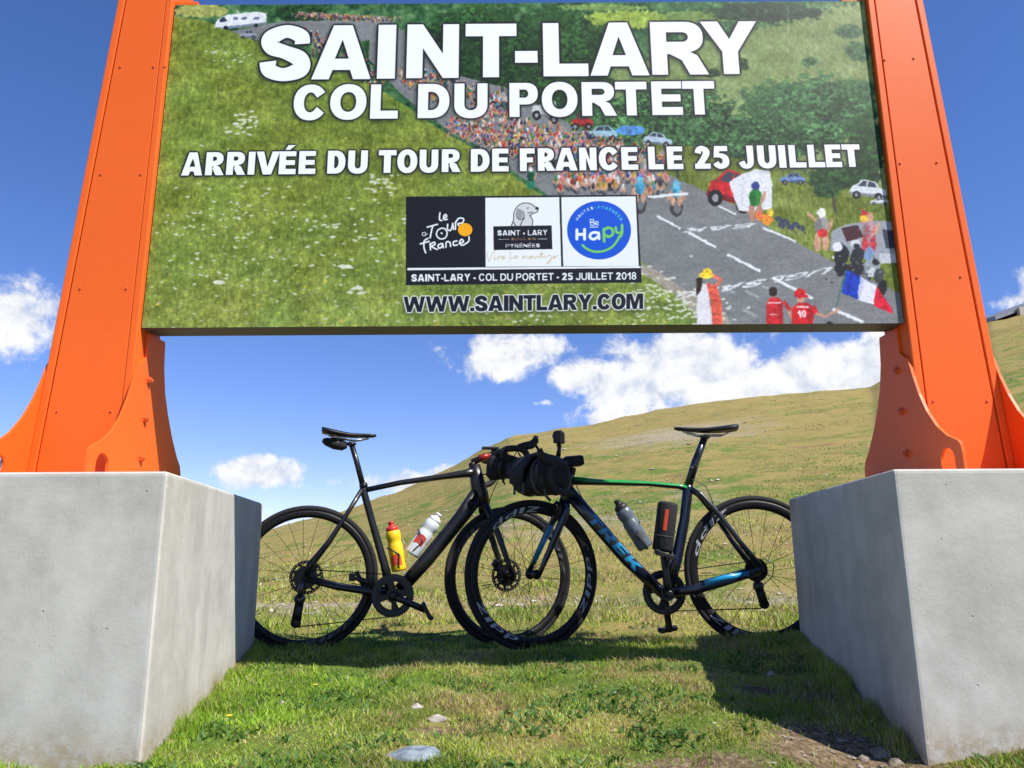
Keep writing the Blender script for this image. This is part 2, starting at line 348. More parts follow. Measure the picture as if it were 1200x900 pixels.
def ground():
    rs = np.concatenate([np.linspace(0, 1.3, 8)[1:], np.linspace(1.33, 5.2, 190), np.geomspace(5.25, 75, 190), np.geomspace(78, 4000, 34)])
    aa = np.radians(np.concatenate([np.linspace(-180, -50, 40)[:-1], np.linspace(-50, 50, 520), np.linspace(50, 180, 40)[1:-1]]))
    A, RR = np.meshgrid(aa, rs); x = RR * np.sin(A); y = RR * np.cos(A); z = gz(x, y)
    nr, na = x.shape
    verts = np.concatenate([[[0, 0, float(gz(0., 0.))]], np.stack([x, y, z], -1).reshape(-1, 3)])
    i, j = np.meshgrid(np.arange(nr - 1), np.arange(na), indexing='ij'); j2 = (j + 1) % na
    q = np.stack([1 + i * na + j, 1 + (i + 1) * na + j, 1 + (i + 1) * na + j2, 1 + i * na + j2], -1).reshape(-1, 4)
    faces = [tuple(f) for f in q.tolist()] + [(0, 1 + k, 1 + (k + 1) % na) for k in range(na)]
    me = bpy.data.meshes.new('ground'); me.from_pydata(verts.tolist(), [], faces); me.update()
    me.polygons.foreach_set('use_smooth', [True] * len(me.polygons))
    d, s, so_ = masks(verts[:, 0], verts[:, 1])
    at_ = me.attributes.new('cover', 'FLOAT_COLOR', 'POINT')
    at_.data.foreach_set('color', np.stack([d, s, so_, np.ones_like(d)], -1).astype(np.float32).ravel())
    m_ = bpy.data.materials.new('alpine_ground'); m_.use_nodes = True; t = m_.node_tree; b = t.nodes['Principled BSDF']; q = NG(t)
    an = q.n('ShaderNodeAttribute', attribute_name='cover'); sp = q.n('ShaderNodeSeparateColor'); q.put(sp.inputs[0], an.outputs['Color'])
    p = q.n('ShaderNodeTexCoord').outputs['Object']
    n_f = q.noise(p, 9, 8, .7); n_m = q.noise(p, 1.6, 6, .65); n_h = q.noise(p, .22, 5, .6); n_t = q.noise(p, 45, 5, .7)
    n_p = q.noise(p, .75, 5, .65)
    dr = q.rng(q.m('ADD', sp.outputs[0], q.m('ADD', q.m('MULTIPLY', q.m('SUBTRACT', n_f, .5), 1.3), q.m('ADD', q.m('MULTIPLY', q.m('SUBTRACT', n_m, .5), 1.2), q.m('MULTIPLY', q.m('SUBTRACT', n_h, .5), 1.5)))), .15, .95)
    grass = q.mix(dr, (.105, .165, .026), (.29, .225, .075))
    grass = q.mix(q.m('MULTIPLY', q.rng(n_t, .46, .72), .35), grass, (.07, .08, .03))
    heath = q.m('MULTIPLY', q.rng(n_p, .50, .64), q.rng(q.m('ADD', n_f, n_m), .85, 1.15)); grass = q.mix(q.m('MULTIPLY', heath, .8), grass, (.19, .12, .055))
    lush = q.m('MULTIPLY', q.rng(n_h, .50, .62), q.rng(n_m, .40, .60)); grass = q.mix(q.m('MULTIPLY', lush, .6), grass, (.12, .155, .035))
    vo = q.n('ShaderNodeTexVoronoi'); vo.inputs['Scale'].default_value = 3.4; q.put(vo.inputs['Vector'], p); vo2 = q.n('ShaderNodeTexVoronoi'); vo2.inputs['Scale'].default_value = 14; q.put(vo2.inputs['Vector'], p)
    sg = q.mix(q.rng(vo2.outputs['Distance'], .1, .6), (.46, .42, .34), (.24, .20, .14)); sg = q.mix(q.rng(n_f, .4, .65), sg, (.33, .28, .19))
    sf = q.rng(q.m('ADD', sp.outputs[1], q.m('MULTIPLY', q.m('SUBTRACT', n_f, .5), 1.4)), .32, .72)
    base = q.mix(q.m('MULTIPLY', sf, .85), grass, sg)
    soil = q.mix(q.rng(n_t, .35, .7), (.10, .066, .036), (.30, .22, .135))
    base = q.mix(q.rng(q.m('ADD', sp.outputs[2], q.m('MULTIPLY', q.m('SUBTRACT', n_f, .5), .6)), .25, .6), base, soil)
    q.put(b.inputs['Base Color'], base); b.inputs['Roughness'].default_value = .95; b.inputs['Specular IOR Level'].default_value = .15
    bn = q.n('ShaderNodeBump'); bn.inputs['Strength'].default_value = .8; bn.inputs['Distance'].default_value = .05
    q.put(bn.inputs['Height'], q.m('ADD', q.m('MULTIPLY', n_f, .7), q.m('ADD', q.m('MULTIPLY', n_t, .35), n_m))); q.put(b.inputs['Normal'], bn.outputs[0])
    me.materials.append(m_)
    o = bpy.data.objects.new('ground', me); COL.objects.link(o); tag(o, kind='structure')
ground()

# footprints that keep the grass out
LB = [(-.865, 1.825), (-1.19, 3.50), (-2.36, 3.50), (-2.75, 1.825)]
RB = [(.985, 1.888), (1.267, 3.37), (2.42, 3.37), (2.80, 1.888)]
def inside(x, y, poly):
    c = np.zeros(x.shape, bool)
    for (ax, ay), (bx, by) in zip(poly, poly[1:] + poly[:1]):
        if ay == by: continue
        c ^= ((y < ay) != (y < by)) & (x < ax + (y - ay) / (by - ay) * (bx - ax))
    return c
def groundpt(px, py):
    X, f, z = ray(px, py); Y = -CAM_H / z * f
    for _ in range(12): Y = (float(gz(X / f * Y, Y)) - CAM_H) / z * f
    return X / f * Y, Y
CLEAR = []                                                  # stones lie bare, the turf stops short of them
for p_, rx_, ry_ in (((483, 884), .072, .085), ((512, 845), .040, .045), ((489, 829), .025, .035), ((903, 791), .026, .035), ((329, 828), .014, .02), ((1033, 884), .05, .07)):
    a, b = groundpt(*p_); CLEAR.append((a, b - .01, rx_, ry_))
def grass_material():
    m_ = bpy.data.materials.new('grass_blades'); m_.use_nodes = True; t = m_.node_tree; q = NG(t)
    b = t.nodes['Principled BSDF']; an = q.n('ShaderNodeAttribute', attribute_name='tint')
    q.put(b.inputs['Base Color'], an.outputs['Color']); b.inputs['Roughness'].default_value = .55; b.inputs['Specular IOR Level'].default_value = .35
    tr = q.n('ShaderNodeBsdfTranslucent'); q.put(tr.inputs[0], an.outputs['Color']); mx = q.n('ShaderNodeMixShader'); mx.inputs[0].default_value = .35
    q.put(mx.inputs[1], b.outputs[0]); q.put(mx.inputs[2], tr.outputs[0]); q.put(t.nodes['Material Output'].inputs[0], mx.outputs[0]); return m_
GM = grass_material()
def blades(name, x, y, h, wd, rng, segs=2, lean=.5, label=None, pale=0.0, green=None):
    n = len(x); z = gz(x, y) - .004
    d, s, so_ = masks(x, y)
    th = rng.uniform(0, 2 * math.pi, n); la = rng.uniform(0, 2 * math.pi, n); ln = rng.uniform(.1, 1, n) * lean * h
    lx, ly = np.cos(la) * ln, np.sin(la) * ln; wx, wy = np.cos(th) * wd / 2, np.sin(th) * wd / 2
    P = []
    ts = [0, .5, 1] if segs == 2 else [0, 1]
    for t in ts:
        cx, cy, cz = x + lx * t * t, y + ly * t * t, z + h * (t if segs == 1 else t - .12 * t * t * lean)
        w = 1 - .35 * t
        if t < 1: P.append(np.stack([cx - wx * w, cy - wy * w, cz], -1)); P.append(np.stack([cx + wx * w, cy + wy * w, cz], -1))
        else: P.append(np.stack([cx, cy, cz], -1))
    k = len(P); verts = np.stack(P, 1).reshape(-1, 3); base = np.arange(n)[:, None] * k
    if segs == 2:
        q4 = base + np.array([0, 1, 3, 2]); t3 = base + np.array([2, 3, 4])
        loops = np.concatenate([q4.ravel(), t3.ravel()]); tot = np.concatenate([np.full(n, 4), np.full(n, 3)])
    else: loops = (base + np.array([0, 1, 2])).ravel(); tot = np.full(n, 3)
    me = bpy.data.meshes.new(name); me.vertices.add(len(verts)); me.vertices.foreach_set('co', verts.astype(np.float32).ravel())
    me.loops.add(len(loops)); me.loops.foreach_set('vertex_index', loops.astype(np.int32))
    me.polygons.add(len(tot)); st = np.concatenate([[0], np.cumsum(tot)[:-1]]); me.polygons.foreach_set('loop_start', st.astype(np.int32)); me.polygons.foreach_set('loop_total', tot.astype(np.int32))
    me.update(calc_edges=True); me.validate()
    gr = np.array([.14, .30, .018]); g3 = np.array([.30, .45, .035]); ye = np.array([.52, .51, .11]); st_ = np.array([.58, .48, .27])
    r1 = rng.random(n)[:, None]; dd = np.clip(d + rng.normal(0, .22, n), 0, 1)[:, None]
    c = (gr * (1 - r1) + g3 * r1) * (1 - dd * .75) + ye * dd * .75
    straw = (rng.random(n) < .05 + .28 * dd[:, 0] ** 2)[:, None]
    c = np.where(straw, st_ * (.7 + .5 * r1), c) * rng.uniform(.75, 1.2, n)[:, None]
    pn = vnoise(x, y, .24, 51) + vnoise(x, y, .08, 52) * .7
    dead = (rng.random(n) < .55 * sstep(vnoise(x, y, .33, 53) + vnoise(x, y, .1, 54) * .5, .16, .34))[:, None]
    c = np.where(dead, np.array([.50, .36, .18]) * (.7 + .5 * r1), c) * (1 + .55 * pn)[:, None]
    c = c * (1 - pale) + np.array([.22, .235, .065]) * pale
    if green is not None: c = np.array(green) * rng.uniform(.75, 1.25, n)[:, None]
    c4 = np.concatenate([np.clip(c, 0, .8), np.ones((n, 1))], 1).repeat(k, 0)
    ca = me.attributes.new('tint', 'FLOAT_COLOR', 'POINT'); ca.data.foreach_set('color', c4.astype(np.float32).ravel())
    me.materials.append(GM); o = bpy.data.objects.new(name, me); COL.objects.link(o)
    tag(o, label, 'grass', kind='stuff'); return o
def scatter(n, ymin, ymax, rng, half=.78, pw=1.0):
    """points spread over the ground in front, thinning out with distance"""
    r = ymin * (ymax / ymin) ** (rng.random(n) ** pw); a = rng.uniform(-half, half, n)
    x = r * np.sin(a); y = r * np.cos(a)
    keep = ~(inside(x, y, LB) | inside(x, y, RB))
    for (cx_, cy_, rx_, ry_) in CLEAR: keep &= (((x - cx_) / rx_) ** 2 + ((y - cy_) / ry_) ** 2) > rng.uniform(.7, 1.3, n)
    d, s, so_ = masks(x, y)
    keep &= rng.random(n) > np.clip(so_ * 1.15, 0, .97)
    keep &= rng.random(n) > np.clip(s * .8, 0, .8)
    return x[keep], y[keep]
rg = np.random.default_rng(11)
x, y = scatter(190000, 1.35, 4.6, rg, .62)
tuft = np.clip(.5 + vnoise(x, y, .11, 21) * 1.5 + vnoise(x, y, .4, 22) * 1.1, .08, 1.6)
blades('short_grass', x, y, rg.uniform(.010, .024, len(x)) * (.5 + .9 * tuft), rg.uniform(.0022, .0042, len(x)), rg, 2, 1.1, 'short green and yellow turf between the two concrete blocks')
n = 26000; r_ = 1.4 * (4.6 / 1.4) ** rg.random(n); a = rg.uniform(-.6, .6, n); x, y = r_ * np.sin(a), r_ * np.cos(a)
k = (vnoise(x, y, .17, 41) + vnoise(x, y, .06, 42) * .5 > .10) & ~(inside(x, y, LB) | inside(x, y, RB)) & (masks(x, y)[2] < .3)
for (cx_, cy_, rx_, ry_) in CLEAR: k &= (((x - cx_) / rx_) ** 2 + ((y - cy_) / ry_) ** 2) > 1
x, y = x[k], y[k]
blades('clover', x, y, rg.uniform(.016, .034, len(x)), rg.uniform(.006, .011, len(x)), rg, 2, 1.6, 'patches of broad leaved clover in the short turf', 0, (.075, .17, .03))
# longer grass along the feet of the blocks and at the wheels
def along(p, q_, n, off, wid, rng):
    t = rng.random(n); nx, ny = -(q_[1] - p[1]), q_[0] - p[0]; l = math.hypot(nx, ny); o_ = off + np.abs(rng.normal(0, wid, n))
    return p[0] + (q_[0] - p[0]) * t + nx / l * o_, p[1] + (q_[1] - p[1]) * t + ny / l * o_
xs, ys, hs_ = [], [], []
for p, q_, n, wid, hh in (((-1.19, 3.50), (-.865, 1.825), 5200, .03, .055), ((1.267, 3.37), (.985, 1.888), 0, 0, 0), ((.985, 1.888), (1.267, 3.37), 4200, .03, .060), ((2.8, 1.888), (.985, 1.888), 2200, .03, .06), ((-.865, 1.825), (-1.6, 1.825), 800, .02, .05)):
    if not n: continue
    a, b = along(p, q_, n, -.004 if q_ == (-.865, 1.825) else .004, wid, rg)
    if q_ == (-.865, 1.825): t = rg.random(n); off = np.abs(rg.normal(0, wid, n)); a = -1.19 + .325 * t + .005 + off; b = 3.50 - 1.675 * t
    if p == (.985, 1.888): t = rg.random(n); off = np.abs(rg.normal(0, wid, n)); a = .985 + .282 * t - .005 - off; b = 1.888 + 1.482 * t
    if p == (2.8, 1.888): a = rg.uniform(.99, 1.6, n); b = 1.888 - .004 - np.abs(rg.normal(0, .02, n))
    if p == (-.865, 1.825): a = rg.uniform(-1.5, -.87, n); b = 1.825 - .004 - np.abs(rg.normal(0, .02, n))
    xs.append(a); ys.append(b); hs_.append(rg.uniform(.3, 1.0, n) * hh * np.clip(.7 + vnoise(a, b, .12, 25) * 1.6, .15, 1.4))
a = rg.uniform(-1.35, 1.35, 5200); b = rg.normal(3.45, .16, 5200); xs.append(a); ys.append(b); hs_.append(rg.uniform(.3, 1.0, len(a)) * .055 * np.clip(.6 + vnoise(a, b, .15, 26) * 1.6, .1, 1.3))
xs, ys, hs_ = np.concatenate(xs), np.concatenate(ys), np.concatenate(hs_); k = ~(inside(xs, ys, LB) | inside(xs, ys, RB)); xs, ys, hs_ = xs[k], ys[k], hs_[k]
blades('tall_grass', xs, ys, hs_, rg.uniform(.0022, .004, len(xs)), rg, 2, .55, 'longer grass fringing the feet of the concrete blocks and the tyres')
x, y = scatter(90000, 4.4, 16, rg, .70)
blades('meadow_grass', x, y, rg.uniform(.03, .075, len(x)) * np.clip(.6 + vnoise(x, y, .5, 27) * 1.3, .2, 1.3), rg.uniform(.008, .016, len(x)) * (.5 + np.hypot(x, y) / 10), rg, 1, .9, 'yellow green meadow grass at the foot of the hill', .25)
x, y = scatter(60000, 14, 66, rg, .72)
rr = np.hypot(x, y); blades('hill_grass', x, y, rg.uniform(.02, .065, len(x)) * np.clip(.5 + vnoise(x, y, 2.0, 28) * 1.6, .15, 1.3) * (.6 + rr / 90), rg.uniform(.03, .06, len(x)) * (.5 + rr / 55), rg, 1, .8, 'tufts of dry grass over the hillside up to its crest', .55)

# scattered pale stones of the slope: uncountable
def rubble(name, x, y, s, m_, label):
    rng = np.random.default_rng(3); oc = np.array([(1, 0, 0), (-1, 0, 0), (0, 1, 0), (0, -1, 0), (0, 0, 1), (0, 0, -.4), (.7, .7, .35), (-.7, .6, .4), (.6, -.7, .4), (-.7, -.7, .3)])
    fc = [(0, 6, 4), (6, 2, 4), (2, 7, 4), (7, 1, 4), (1, 9, 4), (9, 3, 4), (3, 8, 4), (8, 0, 4), (6, 0, 5), (2, 6, 5), (7, 2, 5), (1, 7, 5), (9, 1, 5), (3, 9, 5), (8, 3, 5), (0, 8, 5)]
    vs = []; fs = []; z = gz(x, y)
    for i in range(len(x)):
        v_ = oc * (1 + rng.uniform(-.3, .3, oc.shape)) * np.array([1, rng.uniform(.6, 1), rng.uniform(.35, .6)]) * s[i]
        a = rng.uniform(0, 6.28); c, q = math.cos(a), math.sin(a)
        v_ = np.stack([v_[:, 0] * c - v_[:, 1] * q, v_[:, 0] * q + v_[:, 1] * c, v_[:, 2]], -1) + np.array([x[i], y[i], z[i] + s[i] * .12])
        b = len(vs); vs += v_.tolist(); fs += [tuple(b + k for k in f) for f in fc]
    me = bpy.data.meshes.new(name); me.from_pydata(vs, [], fs); me.materials.append(m_); o = bpy.data.objects.new(name, me); COL.objects.link(o); tag(o, label, 'stones', kind='stuff')
n = 3600; r_ = 5 * (62 / 5) ** rg.random(n); a = rg.uniform(-.66, .72, n); x, y = r_ * np.sin(a), r_ * np.cos(a)
d, s, so_ = masks(x, y); k = rg.random(n) < .12 + s * 1.2; x, y, r_ = x[k], y[k], r_[k]
rubble('hill_stones', x, y, (.007 + .0010 * r_) * rg.lognormal(0, .42, len(x)), M['palestone'], 'pale stones strewn over the grassy hillside')
n = 110; x = rg.normal(.86, .10, n); y = rg.normal(1.86, .17, n); k = ~inside(x, y, RB) ; x, y = x[k], y[k]
rubble('soil_crumbs', x, y, rg.uniform(.004, .012, len(x)), M['brownstone'], 'crumbs of brown soil and gravel in the hollow by the right block')

def rock(name, c, size, m_, label, cat, seed, group=None, flat=False, rz=0.0):
    bm = bmesh.new(); bmesh.ops.create_icosphere(bm, subdivisions=3, radius=1); r = random.Random(seed)
    cuts = [Vector((r.uniform(-1, 1), r.uniform(-1, 1), r.uniform(-.2, 1))).normalized() for _ in range(9)]; ds = [r.uniform(.50, .82) for _ in cuts]
    for v_ in bm.verts:
        p = v_.co.copy()
        for n_, d_ in zip(cuts, ds):
            e = p.dot(n_) - d_
            if e > 0: p -= n_ * e
        if flat: p.z = min(p.z, .50 + .16 * p.x + .10 * math.sin(7 * p.x + 4 * p.y + seed) + .06 * math.sin(15 * p.y))
        p += Vector((r.uniform(-1, 1), r.uniform(-1, 1), r.uniform(-1, 1))) * .018
        p.x *= size[0]; p.y *= size[1]; p.z *= size[2]; v_.co = p
    me = bpy.data.meshes.new(name); bm.to_mesh(me); bm.free(); me.materials.append(m_)
    o = bpy.data.objects.new(name, me); COL.objects.link(o); o.location = (c[0], c[1], float(gz(c[0], c[1])) + c[2]); o.rotation_euler = (0, 0, rz); return tag(o, label, cat, group)
a, b = groundpt(483, 884); SL = rock('flat_stone', (a, b, .001), (.072, .064, .020), M['slate'], 'flat blue grey stone slab sunk in the turf at the bottom edge', 'stone', 3, flat=True, rz=-.25)
a, b = groundpt(512, 845); rock('stone', (a, b, .008), (.030, .020, .014), M['palestone'], 'cream stone in the turf just above the blue grey slab', 'stone', 5)
a, b = groundpt(489, 829); rock('stone', (a, b, .003), (.018, .012, .010), M['palestone'], 'small cream pebble left of and above the cream stone', 'stone', 6)
a, b = groundpt(329, 828); rock('stone', (a, b, .003), (.010, .008, .008), M['palestone'], 'tiny pale pebble in the green grass right of the left block', 'stone', 7)
a, b = groundpt(903, 791); rock('stone', (a, b, .004), (.020, .013, .010), M['palestone'], 'pale stone in the shadow beside the right block', 'stone', 8)
a, b = groundpt(948, 807); rock('stone', (a, b, .003), (.012, .009, .008), M['palestone'], 'small pale pebble in the shadow, nearer the right block', 'stone', 9)
for i, (px, py, sx, lb) in enumerate(((1033, 884, .034, 'largest brown rock in the shaded hollow at the foot of the right block'), (1012, 890, .020, 'brown rock left of the largest one in the hollow'), (1048, 872, .022, 'brown rock against the foot of the right block'), (1050, 893, .022, 'brown rock at the lower right of the hollow'), (1024, 833, .024, 'dark rock at the upper end of the hollow beside the right block'), (1042, 850, .018, 'small dark rock between the rocks beside the right block'), (985, 868, .014, 'small brown stone on the bare soil of the hollow'), (1006, 800, .012, 'reddish pebble in the shaded grass by the right block'))):
    a, b = groundpt(px, py); rock('rock', (a, b, .002), (sx, sx * .75, sx * .6), M['brownstone'], lb, 'rock', 20 + i)
def flower(px, py, h, m_, rad, label, cat, petals=10):
    a, b = groundpt(px, py + 6); z = float(gz(a, b)); e = empty('flower', (a, b, z)); tag(e, label, cat)
    q = MB().tube([(0, 0, -.005), (.002, 0, h * .5), (0, -.003, h)], .0012, 5); q.build('stem', M['stem'], e)
    q = MB()
    for k in range(petals):
        t = 2 * math.pi * k / petals; c, s_ = math.cos(t), math.sin(t); o_ = V(0, -.003, h)
        q.add([o_, o_ + V(c * rad * .6 - s_ * rad * .2, s_ * rad * .6 + c * rad * .2, rad * .25), o_ + V(c * rad, s_ * rad, rad * .3), o_ + V(c * rad * .6 + s_ * rad * .2, s_ * rad * .6 - c * rad * .2, rad * .25)], [(0, 1, 2, 3)], 0, False)
    q.ball((0, -.003, h + .001), (rad * .35, rad * .35, rad * .22), 8); q.build('blossom', m_, e)
flower(268, 849, .035, M['yellowflower'], .011, 'bright yellow dandelion in the grass beside the left block, nearest the camera', 'flower')
flower(369, 808, .03, M['yellowflower'], .009, 'yellow flower farther back in the grass right of the left block', 'flower')
flower(838, 857, .03, M['whiteflower'], .006, 'tiny white flower in the turf left of the shadow corner', 'flower', 7)
flower(721, 818, .03, M['whiteflower'], .006, 'tiny white flower in the middle of the turf below the right bicycle', 'flower', 7)

# ================================================================== concrete blocks
def block(poly, label, ch=.012):
    bm = bmesh.new(); z0, z1 = -.45, .685
    lo = [bm.verts.new((x_, y_, z0)) for x_, y_ in poly]; hi = [bm.verts.new((x_, y_, z1)) for x_, y_ in poly]
    n_ = len(poly)
    bm.faces.new(lo[::-1]); bm.faces.new(hi)
    for i in range(n_): bm.faces.new((lo[i], lo[(i + 1) % n_], hi[(i + 1) % n_], hi[i]))
    bmesh.ops.recalc_face_normals(bm, faces=bm.faces)
    bmesh.ops.bevel(bm, geom=[e for e in bm.edges], offset=ch, segments=3, profile=.6, affect='EDGES')
    me = bpy.data.meshes.new('concrete_block'); bm.to_mesh(me); bm.free(); me.materials.append(M['concrete'])
    o = bpy.data.objects.new('concrete_block', me); COL.objects.link(o); tag(o, label, 'concrete block', 'concrete blocks under the sign posts'); return o
block(LB, 'grey concrete block under the left sign post, its inner face in bright sun')
block(RB, 'grey concrete block under the right sign post, its inner face in shade')


# ------------------------------------------------------------------ lettering: heavy grotesque capitals as outlines, cap height 1
def _arc(cx, cy, rx, ry, a0, a1, n=18, e=1.0):
    out = []
    for i in range(n + 1):
        a = math.radians(a0 + (a1 - a0) * i / n)
        c, s = math.cos(a), math.sin(a)
        out.append((cx + rx * math.copysign(abs(c) ** e, c), cy + ry * math.copysign(abs(s) ** e, s)))
    return out

def _rect(x0, y0, x1, y1):
    return [(x0, y0), (x1, y0), (x1, y1), (x0, y1)]

def _stroke(pts, hw, n=8):
    """polygon strip along a Catmull-Rom curve"""
    P = [pts[0]] + list(pts) + [pts[-1]]
    W = [hw[0]] + list(hw) + [hw[-1]]
    C = []
    for i in range(1, len(P) - 2):
        for k in range(n + (1 if i == len(P) - 3 else 0)):
            t = k / n
            f = lambda a, b, c, d: 0.5 * (2 * b + (c - a) * t + (2 * a - 5 * b + 4 * c - d) * t * t + (3 * b - a - 3 * c + d) * t ** 3)
            C.append((f(P[i-1][0], P[i][0], P[i+1][0], P[i+2][0]), f(P[i-1][1], P[i][1], P[i+1][1], P[i+2][1]), f(W[i-1], W[i], W[i+1], W[i+2])))
    L, R = [], []
    for i, (x, y, w) in enumerate(C):
        a = C[max(i - 1, 0)]; b = C[min(i + 1, len(C) - 1)]
        dx, dy = b[0] - a[0], b[1] - a[1]
        l = math.hypot(dx, dy) or 1
        L.append((x - dy / l * w, y + dx / l * w)); R.append((x + dy / l * w, y - dx / l * w))
    return L + R[::-1]

def glyph(ch, w, s=.30, t=.235):
    """list of groups; each group is contours filled even-odd"""
    h = w / 2
    if ch == 'I': return [[_rect(0, 0, w, 1)]]
    if ch == 'L': return [[[(0, 0), (w, 0), (w, t), (s, t), (s, 1), (0, 1)]]]
    if ch == 'T': return [[[(0, 1), (w, 1), (w, 1 - t), (h + s/2, 1 - t), (h + s/2, 0), (h - s/2, 0), (h - s/2, 1 - t), (0, 1 - t)]]]
    if ch in 'EÉ':
        g = [[[(0, 0), (w, 0), (w, t), (s, t), (s, .395), (w - .05, .395), (w - .05, .61), (s, .61), (s, 1 - t * .94), (w - .01, 1 - t * .94), (w - .01, 1), (0, 1)]]]
        if ch == 'É': g.append([[(.24, 1.06), (.44, 1.06), (.70, 1.27), (.36, 1.27)]])
        return g
    if ch == 'F': return [[[(0, 0), (s, 0), (s, .38), (w - .08, .38), (w - .08, .60), (s, .60), (s, 1 - t), (w, 1 - t), (w, 1), (0, 1)]]]
    if ch == 'N': return [[[(0, 0), (0, 1), (s * .98, 1), (w - s, .45), (w - s, 1), (w, 1), (w, 0), (w - s * .98, 0), (s, .55), (s, 0)]]]
    if ch == 'M': return [[[(0, 0), (0, 1), (s * 1.35, 1), (h, .42), (w - s * 1.35, 1), (w, 1), (w, 0), (w - s * .9, 0), (w - s * .9, .70), (h + .13, 0), (h - .13, 0), (s * .9, .70), (s * .9, 0)]]]
    if ch == 'H': return [[[(0, 0), (s, 0), (s, .39), (w - s, .39), (w - s, 0), (w, 0), (w, 1), (w - s, 1), (w - s, .61), (s, .61), (s, 1), (0, 1)]]]
    if ch == 'Z': return [[[(0, 0), (w, 0), (w, t), (s * 1.2, t), (w, 1 - t), (w, 1), (.04, 1), (.04, 1 - t), (w - s * 1.2, 1 - t), (0, t)]]]
    if ch == 'K': return [[[(0, 0), (0, 1), (s, 1), (s, .64), (w - .38, 1), (w - .02, 1), (h + .1, .60), (w, 0), (w - .36, 0), (h - .06, .38), (s, .28), (s, 0)]]]
    if ch == 'A': return [[[(0, 0), (h - .175, 1), (h + .175, 1), (w, 0), (w - .325, 0), (w - .385, .17), (.385, .17), (.325, 0)], [(h, .73), (h - .125, .38), (h + .125, .38)]]]
    if ch == 'V': return [[[(0, 1), (.33, 1), (h, .33), (w - .33, 1), (w, 1), (h + .18, 0), (h - .18, 0)]]]
    if ch == 'W':
        q = w / 4
        return [[[(0, 1), (.29, 1), (q + .03, .38), (h - .15, 1), (h + .15, 1), (w - q - .03, .38), (w - .29, 1), (w, 1), (w - q + .12, 0), (w - q - .17, 0), (h, .58), (q + .17, 0), (q - .12, 0)]]]
    if ch == 'Y': return [[[(0, 1), (.34, 1), (h, .66), (w - .34, 1), (w, 1), (h + s/2, .42), (h + s/2, 0), (h - s/2, 0), (h - s/2, .42)]]]
    if ch in 'O0':
        return [[_arc(h, .5, h, .52, 0, 360, 44, .93), _arc(h, .5, h - s, .52 - t, 0, 360, 32, .93)]]
    if ch == 'C':
        o = _arc(h, .5, h, .52, 32, 326, 30, .93); i = _arc(h, .5, h - s, .52 - t, 300, 60, 24, .93)
        return [[o + [(w - s * .95, .37)] + i + [(w - s * .98, .63)]]]
    if ch == 'D':
        return [[[(0, 0)] + _arc(w * .45, .5, w * .55, .5, -90, 90, 20, .9) + [(0, 1)], [(s, t)] + _arc(w * .42, .5, w * .58 - s, .5 - t, -90, 90, 16, .95) + [(s, 1 - t)]]]
    if ch in 'PR':
        b = .36 if ch == 'P' else .42
        cy = (1 + b) / 2; ry = (1 - b) / 2; xb = w if ch == 'P' else w * .93
        g = [[[(0, b)] + _arc(xb - .36, cy, .36, ry, -90, 90, 16, .85) + [(0, 1)], [(s, b + t * .85)] + _arc(xb - .40, cy, .40 - s * .95, ry - t * .85, -90, 90, 12, .95) + [(s, 1 - t * .85)]],
             [_rect(0, 0, s, b + .02)]]
        if ch == 'R': g.append([[(s * .9, b + .02), (w - .36, b + .02), (w - .20, .36), (w, 0), (w - .36, 0), (w - .50, .27), (s + .05, .385), (s * .9, .385)]])
        return g
    if ch == 'U':
        return [[[(0, 1), (0, .38)] + _arc(h, .38, h, .40, 180, 360, 20, .88) + [(w, 1), (w - s, 1), (w - s, .38)] + _arc(h, .38, h - s, .40 - t, 0, -180, 16, .95) + [(s, 1)]]]
    if ch == 'J':
        return [[[(w, 1), (w, .34)] + _arc(h, .34, h, .36, 0, -168, 20, .9) + [(.24, .34)] + _arc(h, .32, h - s * .95, .14, -170, 0, 8, 1) + [(w - s, 1)]]]
    if ch == 'S':
        q = .125
        return [[_stroke([(w - .16, .66), (w - .19, .80), (h, .895), (.18, .76), (.22, .60), (h, .51), (w - .19, .38), (w - .17, .20), (h, .10), (.20, .18), (.16, .34)],
                         [.14, .135, .12, .155, .14, .125, .15, .155, .12, .135, .155])]]
    if ch == '2':
        return [[_stroke([(.15, .68), (.2, .84), (h, .90), (w - .17, .76), (w - .22, .56), (h - .02, .34), (.22, .16)], [.145, .13, .115, .155, .145, .135, .16])], [_rect(0, 0, w, t)]]
    if ch == '5':
        return [[_rect(.10, 1 - t, w - .03, 1)], [[(.10, 1), (.34, 1), (.30, .52), (.05, .48)]],
                [_stroke([(.18, .545), (h, .575), (w - .15, .46), (w - .15, .22), (h, .10), (.2, .17), (.14, .27)], [.07, .10, .14, .15, .115, .13, .14])]]
    if ch == '1': return [[[(w, 1), (w, 0), (w - s, 0), (w - s, .64), (0, .50), (0, .72), (w - s * .75, 1)]]]
    if ch == '8':
        return [[_arc(h, .745, h * .9, .275, 0, 360, 30), _arc(h, .745, h * .9 - s * .85, .10, 0, 360, 20)], [_arc(h, .29, h, .31, 0, 360, 30), _arc(h, .28, h - s, .12, 0, 360, 20)]]
    if ch == '-': return [[_rect(0, .26, w, .48)]]
    if ch == '.': return [[_rect(0, 0, w, .24)]]
    if ch == 'B':
        return [[[(0, 0), (w * .6, 0)] + _arc(w * .6, .27, w * .4, .27, -90, 90, 12) + [(w * .6, .54)] + _arc(w * .56, .77, w * .38, .23, -90, 90, 12) + [(0, 1)],
                 [(s, t * .9)] + _arc(w * .6, .29, w * .4 - s * .8, .08, -90, 90, 8) + [(s, .41)], [(s, .62)] + _arc(w * .56, .72, w * .38 - s * .8, .08, -90, 90, 8) + [(s, .82)]]]
